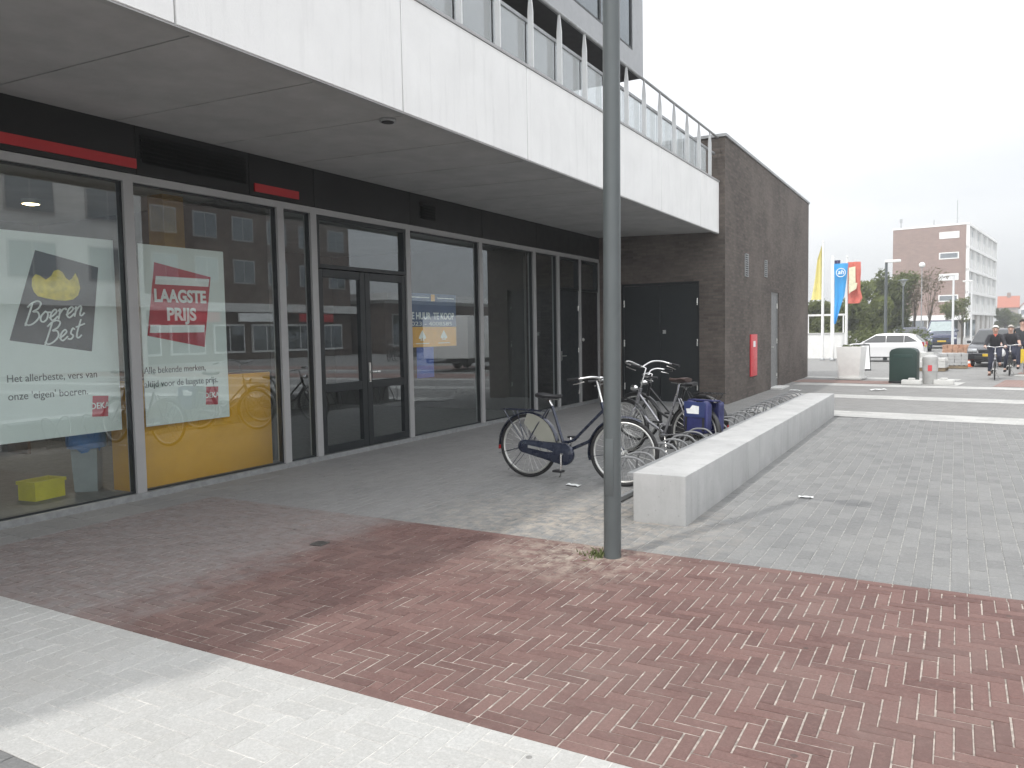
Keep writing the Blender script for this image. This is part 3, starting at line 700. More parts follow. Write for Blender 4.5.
MB().lathe([(.0, 0), (.15, 0), (.155, .02), (.185, .62), (.178, .62), (.15, .03), (.0, .03)], 4, ax='z', cap=False).build('body', 'bin_grey', bn, smooth=False)
MB().lathe([(.188, .46), (.196, .52), (.192, .60), (.197, .655), (.16, .66), (.165, .5), (.1, .35)], 13, cap=False).build('bag', 'blue_bag', bn)
# coats on a stand, dark shelving: what one makes out behind the glass
cs = thing('coat_stand', 'coat stand with blue and orange jackets behind the window near the ochre pillar', 'coat stand', (-8.35, 6.35, .012))
MB().tube([(0,0,0),(0,0,1.75)], .02, 8).lathe([(.2,0),(.2,.02),(.03,.05)], 14).tube([(0,-.2,1.7),(0,.2,1.7)], .012, 6).build('stand', 'black_plastic', cs)
for yy, mt, nm in ((.12, plain('jacket_blue', (.03,.05,.16), .8), 'blue_jacket'), (-.12, plain('jacket_orange', (.5,.12,.03), .8), 'orange_jacket')):
    MB().lathe([(.03, 1.66), (.12, 1.58), (.13, 1.3), (.16, .95), (.15, .93)], 14, (0, yy, 0), cap=True).build(nm, mt, cs)
sh = thing('shop_shelving', 'dark brown shelving against the rear wall of the shop', 'shelving', (-11.6, 3.6, .012))
s_ = MB()
for k in range(5): s_.box((-.25, -2.6, .25+.5*k), (.25, 2.6, .28+.5*k))
s_.build('shelf', 'wood_brown', sh, smooth=False)
s_ = MB()
for k in range(5): s_.box((-.26, -2.62+1.3*k, 0), (.26, -2.58+1.3*k, 2.4))
s_.build('upright', 'wood_brown', sh, smooth=False)
# for sale sign behind the bay next to the door
XS = -7.24
fs = board('letting_sign', 9.575, 10.93, 1.40, 2.235, XS, 'sign_blue', 'blue and orange property letting sign behind the pane right of the glass door', 'sign')
MB().box((XS+.0005, 9.58, 1.402), (XS+.003, 10.925, 1.715)).build('orange_field', 'sign_orange', fs, smooth=False)
m = wall_text(MB(), 'TE HUUR  TE KOOP', .15, 9.62, 1.835, XS+.003, bold=.0035, width=1.25)
wall_text(m, '023 - 4008585', .088, 9.70, 1.735, XS+.003, width=1.1)
m.box((XS+.0012, 9.65, 2.165), (XS+.002, 10.18, 2.18)).box((XS+.0012, 10.4, 2.165), (XS+.002, 10.88, 2.18))
for y in (9.97, 10.56):  # the right-hand house is a reflection, drawn here as print
    m.prism([(y-.09,1.56),(y-.09,1.53),(y-.045,1.53),(y-.045,1.50),(y-.012,1.50),(y-.012,1.54),(y+.012,1.54),(y+.012,1.50),(y+.045,1.50),(y+.045,1.53),(y+.09,1.53),(y+.09,1.56),(y,1.665)], .001, (XS+.0032,0,0), (0,1,0), (0,0,1))
m.box((XS+.0032, 9.80, 1.45), (XS+.0042, 10.15, 1.462)).box((XS+.0032, 10.4, 1.45), (XS+.0042, 10.73, 1.462))
m.build('lettering', 'print_white', fs, smooth=False)
MB().box((XS+.0005, 10.23, 2.12), (XS+.002, 10.33, 2.225)).build('badge', 'sign_orange', fs, smooth=False)
MB().box((XS-.006, 9.82, .92), (XS-.001, 10.27, 1.398)).build('footer', plain('footer_blue', (.03,.09,.38), .5), fs, smooth=False)
lp = thing('ceiling_lamp', 'small lit round lamp on the shop ceiling seen through the leftmost window', 'lamp', (-10.4, 5.88, 3.419))
MB().lathe([(.11, 0), (.11, -.06), (.10, -.06)], 24).build('housing', 'white_metal', lp)
MB().lathe([(.0, -.075), (.05, -.072), (.098, -.06)], 24, cap=False).build('diffuser', 'lamp_on', lp)
bl = bpy.data.lights.new('bulb', 'SPOT'); bl.energy = 60; bl.spot_size = R_(150); bl.spot_blend = .6; bl.shadow_soft_size = .12; bl.color = (1., .86, .68)
bo = bpy.data.objects.new('bulb', bl); COL.objects.link(bo); bo.parent = lp; bo.location = (0, 0, -.28)

# ------------------------------------------------------------------ lamp post in front
px_, py_ = POLE_XY
sl = thing('street_lamp', 'tall grey green lamp post standing at the edge of the red brick paving', 'street lamp', (px_, py_, 0))
sl.rotation_euler = (0, R_(.42), 0)
MB().tube([(0,0,-.05),(0,0,1.1),(0,0,2.6),(0,0,4.22)], [.0615,.061,.0595,.0575], 32).build('pole', 'lamp_paint', sl)
MB().box((-.03,-.0618,.45),(.03,-.054,.85)).build('service_door', 'lamp_paint', sl, smooth=True, bevel=.003)
MB().tube([(0,0,4.18),(.10,.01,4.22),(.34,.02,4.23)], .026, 10).build('arm', 'lamp_paint', sl)
MB().lathe([(.0,.05),(.06,.045),(.13,.02),(.15,-.02),(.14,-.05),(.0,-.055)], 20, (.43,.02,4.22), cap=False).build('lamp_head', 'lamp_paint', sl)
# weeds and grit at the foot of the post
wd = MB()
for k in range(90):
    a = random.uniform(2.2, 4.2); d = .065+abs(random.gauss(0, .06)); x = px_+d*math.cos(a)*1.2; y = py_+d*math.sin(a); h = random.uniform(.015, .055); b = random.uniform(0, 6.28)
    dx, dy = .006*math.cos(b), .006*math.sin(b); lx, ly = random.gauss(0, .02), random.gauss(0, .02)
    wd.quad((x-dx,y-dy,-.004),(x+dx,y+dy,-.004),(x+dx*.6+lx*.6,y+dy*.6+ly*.6,h*.7),(x+lx,y+ly,h))
tag(wd.build('weeds', plain('weed_green', (.10,.12,.04), .8, var=.4, scale=40), None, smooth=False), 'small weeds growing in the joints at the foot of the lamp post', 'weeds', kind='stuff')

# ------------------------------------------------------------------ concrete bench and cycle rack
be = thing('concrete_bench', 'long low pale concrete bench wall beside the cycle rack', 'bench', (0, 0, 0))
BH = .412
yb = [6.17, 8.40, 10.63, 12.86, 15.09]
for a, b in zip(yb, yb[1:]):
    MB().box((-2.345, a+.002, -.03), (-1.895, b-.002, BH)).build('concrete_block', 'bench', be, smooth=True, bevel=.009)
MB().box((-2.43, 6.25, BH-.05), (-2.348, 15.05, BH-.022)).build('steel_strip', 'galv', be, smooth=False)
MAT['hoop_steel'] = plain('hoop_steel', (.20,.205,.21), .65, .1, var=.2)
rk = thing('cycle_rack', 'low galvanised cycle rack of wire hoops running along the bench', 'cycle rack', (0, 0, 0))
MB().box((-2.74, 6.6, .012), (-2.70, 15.2, .05)).box((-2.46, 6.6, .012), (-2.42, 15.2, .05)).build('floor_rail', 'galv', rk, smooth=False)
def hoop(y, lean, x0=-2.72, w_=.42, h_=.45):
    pts = []
    for k in range(25):
        a = math.pi*k/24; c, s_ = math.cos(a), math.sin(a)
        c = math.copysign(abs(c)**.75, c); s_ = s_**.75
        pts.append((x0-w_/2*c+.14, y+lean*s_, .03+(h_-.03)*s_))
    return pts
k = 0; y = 6.86
while y < 15.1:
    hm = MB().tube(hoop(y-.035, -.15+random.uniform(-.02,.02)), .011, 8); hm.build('hoop', 'hoop_steel', rk)
    MB().tube(hoop(y+.035, .10), .011, 8).build('hoop', 'hoop_steel', rk); y += .66; k += 1

# ------------------------------------------------------------------ bicycles
def bike(name, label, frame_mat, rim_mat='chrome', steer=0., bar_h=1.08, bar_w=.29, sweep=.17, chain=True, group=None, skirt=True, guard=None, seat_mat='black_plastic', seat_z=.95, light=True, ape=0.):
    b = thing(name, label, 'bicycle', group=group)
    guard = guard or frame_mat
    HB, HT = Vector((.935,0,.60)), Vector((.865,0,.84))
    ax = (HT-HB).normalized()
    MF = Matrix.Translation(HB) @ Matrix.Rotation(steer, 4, ax) @ Matrix.Translation(-HB)
    def wheel(cx, M=None):
        t = MB(M).ring(.332, .019, (cx,0,.35), 'y', 56, 10).build('wheel', 'rubber', b)
        MB(M).ring(.306, .0125, (cx,0,.35), 'y', 56, 8, flat=1.).build('rim', rim_mat, t)
        s_ = MB(M)
        for k in range(28):
            a = 2*math.pi*k/28; a2 = a+(.45 if k % 2 else -.45); yy = .025*(1 if k % 4 < 2 else -1)
            s_.tube([(cx+.022*math.cos(a2), yy, .35+.022*math.sin(a2)), (cx+.30*math.cos(a), 0, .35+.30*math.sin(a))], .0016, 4)
        s_.build('spokes', 'steel', t)
        MB(M).tube([(cx,-.055,.35),(cx,.055,.35)], .022, 12).tube([(cx,-.085,.35),(cx,.085,.35)], .008, 8).build('hub', 'steel', t)
    wheel(0); wheel(1.10, MF)
    BBv = Vector((.46,0,.29)); ST = Vector((.285,0,.80))
    f = MB()
    f.tube([HB-ax*.01, HT+ax*.02], .023, 12)
    f.tube([BBv, ST], .0165, 12)
    f.tube([HB+ax*.05, (.72,0,.44), BBv+Vector((.01,0,.03))], .018, 12)
    f.tube([HT-ax*.06, (.70,0,.60), (.55,0,.445), (.48,0,.415), BBv.lerp(ST, .25)], .0155, 12)
    for s_ in (-1, 1):
        f.tube([(0,.062*s_,.35),(.2,.05*s_,.325),(.44,.035*s_,.29)], .0095, 8)
        f.tube([(0,.062*s_,.35),(.13,.05*s_,.58),(.24,.02*s_,.76)], .0075, 8)
    f.tube([BBv+Vector((0,-.05,0)), BBv+Vector((0,.05,0))], .026, 12)
    f.build('frame', frame_mat, b)
    fk = MB(MF)
    for s_ in (-1, 1): fk.tube([HB+Vector((0,.012*s_,.01)), HB+Vector((.012,.05*s_,-.03)), (1.03,.055*s_,.43), (1.10,.058*s_,.35)], [.013,.013,.010,.008], 8)
    fk.build('fork', frame_mat, b)
    def guard_mesh(cx, a0, a1, M=None):
        g = MB(M); vs = []; n = 26; R = .372
        for i in range(n+1):
            a = a0+(a1-a0)*i/n
            for yy, rr in ((-.030, R-.014), (-.018, R), (.018, R), (.030, R-.014)): vs.append((cx+rr*math.cos(a), yy, .35+rr*math.sin(a)))
        fs = [(i*4+k, i*4+k+1, i*4+k+5, i*4+k+4) for i in range(n) for k in range(3)]
        g.add(vs, fs)
        for a in (a0+.15, a0+.75) if M is None else (a1-.1,):
            for yy in (-.04, .04): g.tube([(cx, yy*1.5, .35), (cx+.37*math.cos(a), yy*.8, .35+.37*math.sin(a))], .003, 5)
        return g
    RAD = math.radians
    g_ = guard_mesh(0, RAD(188), RAD(12)).build('mudguard', guard, b)
    guard_mesh(1.10, RAD(62), RAD(196), MF).build('mudguard', guard, b)
    MB().box((-.374,-.018,.29),(-.352,.018,.335)).build('rear_light', plain('rear_red', (.45,.02,.02), .25), b, bevel=.004)
    if chain:
        poly = []
        for k in range(13): a = math.pi/2-math.pi*k/12; poly.append((.47+.118*math.cos(a), .29+.118*math.sin(a)))
        for k in range(13): a = -math.pi/2-math.pi*k/12; poly.append((-.005+.072*math.cos(a), .348+.072*math.sin(a)))
        cc = MB().prism(poly, .045, (0,-.048,0), (1,0,0), (0,0,1)).build('chain_case', guard if chain == 'guard' else 'black_plastic', b, bevel=.014)
        MB().prism([(.05,.365),(.28,.335),(.36,.31),(.28,.305),(.05,.335)], .002, (0,-.0935,0), (1,0,0), (0,0,1)).build('chain_case_inset', 'steel', cc, smooth=False)
    cr = MB()
    cr.tube([(.46,-.07,.29),(.46,-.105,.29)], .018, 10).tube([(.46,-.108,.29),(.463,-.112,.12)], [.013,.010], 8)
    cr.tube([(.46,.06,.29),(.46,.09,.29)], .014, 10).tube([(.46,.092,.29),(.457,.096,.46)], [.013,.010], 8)
    ck = cr.build('crank', 'chrome', b)
    MB().box((.41,-.20,.108),(.51,-.118,.132)).build('pedal', 'black_plastic', ck, bevel=.005); MB().box((.41,.10,.448),(.51,.18,.472)).build('pedal', 'black_plastic', ck, bevel=.005)
    dz = seat_z-.95
    MB().tube([ST, (.262,0,.872+dz), (.252,0,.90+dz)], .0125, 10).tube([(.20,-.04,.905+dz),(.36,-.02,.91+dz)], .005, 6).tube([(.20,.04,.905+dz),(.36,.02,.91+dz)], .005, 6).build('seat_post', 'chrome', b)
    MB().add(*saddle(dz)).build('saddle', seat_mat, b)
    c = MB(MF); T = HT+ax*.02; Q = HT+ax*((bar_h-.86)/ax.z)
    c.tube([T, Q, Q+Vector((.045,0,.012))], .0115, 10)
    C0 = Q+Vector((.05,0,.012)); hb = []
    for s_ in (-1, 1):
        pts = [C0, C0+Vector((.015,.06*s_,.005+ape*.3)), C0+Vector((.02,bar_w*.55*s_,.02+ape)), C0+Vector((-.02,bar_w*.93*s_,.02+ape)), C0+Vector((-.12,bar_w*1.05*s_,.0+ape*.8)), C0+Vector((-sweep-.07,bar_w*1.0*s_,-.015+ape*.6))]
        q = []
        for i in range(len(pts)-1):
            a, b_, c_, d = pts[max(i-1,0)], pts[i], pts[i+1], pts[min(i+2,len(pts)-1)]
            for j in range(5): t = j/5; q.append(.5*((2*b_)+(c_-a)*t+(2*a-5*b_+4*c_-d)*t*t+(3*b_-a-3*c_+d)*t**3))
        q.append(pts[-1]); hb.append(q); c.tube(q, .0115, 10)
        c.tube([pts[4]+Vector((.05,-.01*s_,-.03)), pts[4]+Vector((-.02,0,-.05)), pts[5]+Vector((.06,.01*s_,-.045))], .006, 6)
    bar = c.build('handlebar', 'chrome', b)
    for q in hb:
        d = (q[-1]-q[-4]).normalized(); MB(MF).tube([q[-1]-d*.12, q[-1]+d*.005], .0165, 10).build('grip', 'black_plastic', bar)
    MB(MF).lathe([(.0,.016),(.024,.012),(.028,0),(.0,0)], 12, C0+Vector((-.10,bar_w*.9,.03)), cap=False).build('bell', 'chrome', bar)
    if light: MB(MF).lathe([(.012,-.05),(.035,-.02),(.04,.03),(.035,.045),(.0,.05)], 14, HT+Vector((.09,0,.02)), 'x', cap=False).tube([HT+Vector((0,0,.0)), HT+Vector((.06,0,0))], .006, 6).build('headlight', 'chrome', b)
    r = MB()
    for yy in (-.06, .06): r.tube([(.17,yy*.6,.735),(-.02,yy,.745),(-.30,yy,.745),(-.33,yy*.7,.74)], .0055, 6)
    for xx in (-.28,-.16,-.04): r.tube([(xx,-.06,.745),(xx,.06,.745)], .004, 6)
    r.tube([(-.02,0,.745),(-.32,0,.745)], .005, 6)
    for yy in (-.075, .075): r.tube([(0,yy,.36),(-.10,yy,.74)], .0045, 6); r.tube([(0,yy,.36),(-.27,yy,.74)], .0045, 6)
    r.build('carrier', guard, b)
    if skirt:
        for s_ in (-1, 1):
            pl = [(.0+.36*math.cos(RAD(a)), .35+.36*math.sin(RAD(a))) for a in range(8, 98, 9)]+[(-.03,.60),(.06,.50),(.16,.42),(.30,.385)]
            MB().prism(pl, .003, (0,.046*s_,0), (1,0,0), (0,0,1)).build('skirt_guard', 'skirt_film', b, smooth=False)
    MB().tube([(.43,.03,.285),(.36,.08,.12),(.30,.15,.008),(.26,.16,.004)], .008, 8).build('kickstand', 'steel', b)
    return b
def saddle(dz):
    prof = [(.055,.0,.0),(.06,.075,.012),(.10,.098,.016),(.15,.098,.010),(.20,.070,.002),(.25,.040,-.002),(.31,.025,.0),(.345,.016,.004),(.352,.0,.0)]
    vs = []; fs = []; seg = 10
    for x, hw, zz in prof:
        for k in range(seg):
            a = 2*math.pi*k/seg; vs.append((x+.055, max(hw, .002)*math.cos(a), .945+dz+zz+(.022 if math.sin(a) > 0 else .045*(.4+hw*6))*math.sin(a)*(1 if hw else .2)))
    for i in range(len(prof)-1):
        for k in range(seg): fs.append((i*seg+k, i*seg+(k+1) % seg, (i+1)*seg+(k+1) % seg, (i+1)*seg+k))
    fs += [tuple(range(seg)), tuple(range((len(prof)-1)*seg, len(prof)*seg))]
    return vs, fs
def film():
    t = NT('skirt_film'); a = t.n('ShaderNodeBsdfTransparent'); d = t.n('ShaderNodeBsdfDiffuse'); d.inputs[0].default_value = (.42,.42,.36,1)
    m = t.n('ShaderNodeMixShader'); m.inputs[0].default_value = .55; t.l(a.outputs[0], m.inputs[1]); t.l(d.outputs[0], m.inputs[2]); t.l(m.outputs[0], t.out.inputs['Surface']); return t.m
MAT['skirt_film'] = film()
MAT['bike_blue'] = plain('bike_dark_blue', (.016,.022,.045), .28, .2, var=.1, coat=.5)
MAT['bike_silver'] = plain('bike_silver', (.33,.33,.35), .3, .6, var=.08)
MAT['bike_black'] = plain('bike_black', (.022,.022,.024), .32, .1)
MAT['alu_rim'] = plain('aluminium_rim', (.55,.55,.53), .4, .7)
GB = 'bicycles parked in the rack along the bench'
b1 = bike('bicycle', 'dark blue ladies bicycle with black chain case parked right behind the lamp post', 'bike_blue', 'alu_rim', steer=R_(8), chain='guard', group=GB, seat_z=.91, bar_h=1.10)
b1.location = (-4.12, 7.60, 0); b1.rotation_euler = (R_(-3), 0, R_(-4)); b1.scale = (1.05, 1.05, 1.0)
b2 = bike('bicycle', 'silver bicycle with wide raised handlebars, brown saddle and blue panniers behind it', 'bike_silver', 'alu_rim', steer=R_(4), bar_h=1.14, bar_w=.42, sweep=.20, chain=True, group=GB, skirt=False, guard='bike_black', seat_mat=plain('brown_leather', (.05,.03,.026), .5), seat_z=.99, ape=.05)
b2.location = (-2.74, 9.26, 0); b2.rotation_euler = (R_(3), 0, R_(160))
b3 = bike('bicycle', 'black bicycle half hidden behind the one with blue panniers', 'bike_black', 'alu_rim', steer=R_(15), chain=True, group=GB, skirt=False, seat_z=.86, bar_h=1.0)
b3.location = (-2.96, 10.50, 0); b3.rotation_euler = (R_(-3), 0, R_(163))
pn = thing('pannier_bag', 'dark blue double pannier bag with pale print hanging over the carrier of the silver bicycle', 'bag')
MAT['pannier'] = plain('pannier_blue', (.022,.026,.105), .5, var=.3, scale=7)
for s_ in (-1, 1):
    bg_ = MB().prism([(-.30,.36),(.02,.36),(.05,.43),(.05,.70),(.0,.745),(-.28,.745),(-.32,.70),(-.33,.43)], .11, (0,(.185 if s_ > 0 else -.075),0), (1,0,0), (0,0,1)).build('bag_side', 'pannier', pn, bevel=.03, bseg=3)
    ff = MB().prism([(-.28,.56),(.02,.56),(.04,.74),(-.30,.74)], .008, (0,(.194 if s_ > 0 else -.186),0), (1,0,0), (0,0,1)).build('flap', plain('pannier_flap', (.03,.045,.14), .45, var=.2), bg_, bevel=.003)
    MB().prism([(-.20,.60),(-.02,.60),(-.0,.655),(-.06,.66),(-.10,.70),(-.20,.69)], .002, (0,(.196 if s_ > 0 else -.1945),0), (1,0,0), (0,0,1)).build('print', 'print_white', bg_, smooth=False)
    for xx in (-.27,.0): MB().box((xx-.015,(.186 if s_>0 else -.196),.40),(xx+.015,(.196 if s_>0 else -.186),.56)).build('strap', 'black_plastic', bg_, smooth=False)
MB().box((-.33,-.075,.747),(.07,.075,.765)).build('bridge', 'pannier', pn, bevel=.005)
for ch in pn.children:
    if ch.name.startswith('bag_side'):
        me_ = ch.data; bm_ = bmesh.new(); bm_.from_mesh(me_); bmesh.ops.triangulate(bm_, faces=[f for f in bm_.faces if len(f.verts) > 4]); bmesh.ops.subdivide_edges(bm_, edges=bm_.edges, cuts=2, use_grid_fill=True)
        for v_ in bm_.verts: v_.co.y += .010*math.sin(v_.co.x*31+v_.co.z*17)*math.sin(v_.co.z*23); v_.co.z += .012*math.sin(v_.co.x*19+1)
        bm_.to_mesh(me_); bm_.free(); me_.polygons.foreach_set('use_smooth', [True]*len(me_.polygons))
pn.scale = (.92, .95, 1.0); pn.location = b2.location; pn.rotation_euler = b2.rotation_euler
# scraps of paper and a drain
def scrap(x, y, s_, rz, label):
    p = MB(); n = 5
    vs = [(s_*(i/n-.5), s_*.45*(j/2-.5), .004+.012*abs(math.sin(i*1.9+j*2.3))*s_*6) for i in range(n+1) for j in range(3)]
    p.add(vs, [(i*3+j, i*3+j+1, i*3+j+4, i*3+j+3) for i in range(n) for j in range(2)])
    o = p.build('paper_scrap', 'print_white', None); o.location = (x, y, .003); o.rotation_euler[2] = rz
    return tag(o, label, 'litter', 'scraps of paper on the paving')
scrap(-3.44, 7.33, .16, R_(-10), 'flat white paper scrap on the paving below the dark blue bicycle')
scrap(-1.21, 7.71, .13, R_(8), 'white paper scrap on grey paving near the tip of the lamp post shadow')
scrap(-1.7, 21.6, .40, R_(30), 'crumpled white scrap lying on the grey band between white stripes')
scrap(-3.55, 20.9, .30, R_(-20), 'small white scrap by the corner of the dark brick block')
dr_ = MB().box((-.09,-.09,0),(.09,.09,.006))
for k in range(5): dr_.box((-.07,-.066+.028*k,.0062),(.07,-.056+.028*k,.009))
o = dr_.build('drain_cover', plain('drain_iron', (.09,.085,.08), .6), None, smooth=False); o.location = (-4.25, 4.45, .002); o.scale = (.6, .6, 1); o.rotation_euler[2] = R_(5)
tag(o, 'small dark square drain cover in the red brick paving', 'drain cover')
# ------------------------------------------------------------------ things on the square
t = thing('waste_container', 'dark green waste container with rounded top on the far edge of the square', 'container', (-1.28, 24.9, 0), R_(-4))
MB().prism([(-.35,.03),(.35,.03),(.35,.86),(.30,.935),(.18,.975),(-.18,.975),(-.30,.935),(-.35,.86)], .66, (0,.33,0), (1,0,0), (0,0,1)).build('body', plain('container_green', (.016,.040,.033), .5, var=.1, scale=4), t, bevel=.018)
MB().box((-.36,-.345,.0),(.36,.34,.05)).build('foot', 'black_plastic', t, bevel=.01)
MB().box((-.24,-.342,.70),(.24,-.331,.80)).build('flap', plain('flap_green', (.02,.05,.042), .4), t, bevel=.004)
t = thing('planter', 'white tapered square planter with low plants left of the dark green container', 'planter', (-2.80, 26.1, 0), R_(-8))
pl = MB(); A_, B_, H_ = .30, .36, 1.0
pl.add([(-A_,-A_,.06),(A_,-A_,.06),(A_,A_,.06),(-A_,A_,.06),(-B_,-B_,H_),(B_,-B_,H_),(B_,B_,H_),(-B_,B_,H_),(-B_+.05,-B_+.05,H_),(B_-.05,-B_+.05,H_),(B_-.05,B_-.05,H_),(-B_+.05,B_-.05,H_),(-B_+.05,-B_+.05,H_-.08),(B_-.05,-B_+.05,H_-.08),(B_-.05,B_-.05,H_-.08),(-B_+.05,B_-.05,H_-.08)],
  [(0,1,5,4),(1,2,6,5),(2,3,7,6),(3,0,4,7),(4,5,9,8),(5,6,10,9),(6,7,11,10),(7,4,8,11),(8,9,13,12),(9,10,14,13),(10,11,15,14),(11,8,12,15),(12,13,14,15),(3,2,1,0)])
pl.build('tub', 'white_paint', t, bevel=.012)
MB().box((-.37,-.37,0),(.37,.37,.06)).build('base', 'pale_concrete', t, bevel=.01)
def leaf_mat(name, c0, c1):
    t = NT(name); at = t.n('ShaderNodeAttribute', attribute_name='tone').outputs['Fac']
    c = t.mix(at, c0, c1); b = t.bsdf(c, .6, 0, .3)
    tr = t.n('ShaderNodeBsdfTranslucent'); t.l(c, tr.inputs[0]); m = t.n('ShaderNodeMixShader'); m.inputs[0].default_value = .45
    t.l(b.outputs[0], m.inputs[1]); t.l(tr.outputs[0], m.inputs[2]); t.l(m.outputs[0], t.out.inputs['Surface']); return t.m
MAT['leaf'] = leaf_mat('leaf_green', (.12,.145,.042), (.215,.245,.08))
MAT['leaf_yellow'] = leaf_mat('leaf_yellow_green', (.11,.13,.045), (.20,.22,.09))
MAT['leaf_brown'] = leaf_mat('leaf_thin_brown', (.10,.08,.05), (.20,.17,.10))
MAT['leaf_dark'] = leaf_mat('leaf_dark', (.09,.112,.04), (.165,.19,.07))
MAT['bark'] = plain('bark', (.09,.075,.06), .9, var=.3, scale=9, bump=.4)
def foliage(name, lobes, n, size, mat, parent=None, seed=1):
    rd = random.Random(seed); vs = []; fs = []; tone = []
    tot = sum(l[1][0]*l[1][1]*l[1][2] for l in lobes)
    for c, r in lobes:
        lt = rd.random()
        for k in range(int(n*r[0]*r[1]*r[2]/tot)+3):
            d = Vector((rd.gauss(0,1), rd.gauss(0,1), rd.gauss(0,1))).normalized()*(rd.random()**.38)*rd.uniform(.8,1.12)
            p = Vector((c[0]+d.x*r[0], c[1]+d.y*r[1], c[2]+d.z*r[2])); q = Vector((rd.gauss(0,1), rd.gauss(0,1), rd.gauss(0,1))).normalized(); u = q.orthogonal().normalized(); v = q.cross(u); s_ = size*rd.uniform(.6, 1.35)
            i = len(vs); vs += [tuple(p-u*s_), tuple(p-v*s_*.45), tuple(p+u*s_), tuple(p+v*s_*.45)]; fs.append((i,i+1,i+2,i+3)); tone.append(min(1, max(0, .5*lt+.5*rd.random())))
    me = bpy.data.meshes.new(name); me.from_pydata(vs, [], fs); a = me.attributes.new('tone', 'FLOAT', 'FACE'); a.data.foreach_set('value', tone)
    me.materials.append(MAT[mat]); o = bpy.data.objects.new(name, me); COL.objects.link(o)
    if parent: o.parent = parent
    return o
foliage('plants', [((-.12,0,.98),(.18,.2,.09)),((.15,.05,.97),(.15,.2,.07))], 260, .035, 'leaf_dark', t, 3)
t = thing('litter_bin', 'pale grey round litter bin with red sticker right of the dark green container', 'litter bin', (-.62, 24.35, 0))
MB().lathe([(.17,.0),(.18,.02),(.19,.62),(.20,.66),(.185,.74),(.12,.79),(.0,.80)], 22, cap=False).build('body', plain('bin_pale', (.42,.42,.41), .5), t)
MB().lathe([(.1915,.36),(.193,.36),(.1945,.52),(.193,.52)], 22, cap=False).build('band', plain('bin_pale_dark', (.42,.42,.41), .5), t)
MB().box((-.05,-.203,.36),(.05,-.196,.52)).build('sticker', plain('sticker_red', (.6,.06,.07), .5), t, smooth=False)
for k, (x, y) in enumerate(((-1.05, 24.0), (-.28, 24.25))):
    o = MB().box((-.24,-.13,0),(.24,.13,.13)).box((-.08,-.08,.13),(.08,.08,.18)).build('fence_foot', 'pale_concrete', None, bevel=.015); o.location = (x, y, -.005); o.rotation_euler[2] = R_(-6)
    tag(o, ('white concrete fence foot between the dark green container and the pale litter bin', 'white concrete fence foot right of the pale litter bin')[k], 'fence foot', 'concrete fence feet')
def a_board(x, y, rz, label):
    t = thing('sandwich_board', label, 'sandwich board', (x, y, 0), rz)
    for s_ in (-1, 1):
        f = MB().add([(-.28,s_*.26,0),(.28,s_*.26,0),(.28,s_*.03,.95),(-.28,s_*.03,.95),(-.28,s_*.235,0),(.28,s_*.235,0),(.28,s_*.005,.95),(-.28,s_*.005,.95)], [(0,1,2,3),(7,6,5,4),(0,4,5,1),(1,5,6,2),(2,6,7,3),(3,7,4,0)]).build('frame', 'black_plastic', t, smooth=False)
        MB().add([(-.25,s_*.257,.05),(.25,s_*.257,.05),(.25,s_*.047,.90),(-.25,s_*.047,.90)], [(0,1,2,3)]).build('panel', 'print_white', f, smooth=False)
    return t
a_board(-3.05, 31.5, R_(20), 'white sandwich board in a dark frame on the pavement behind the planter')
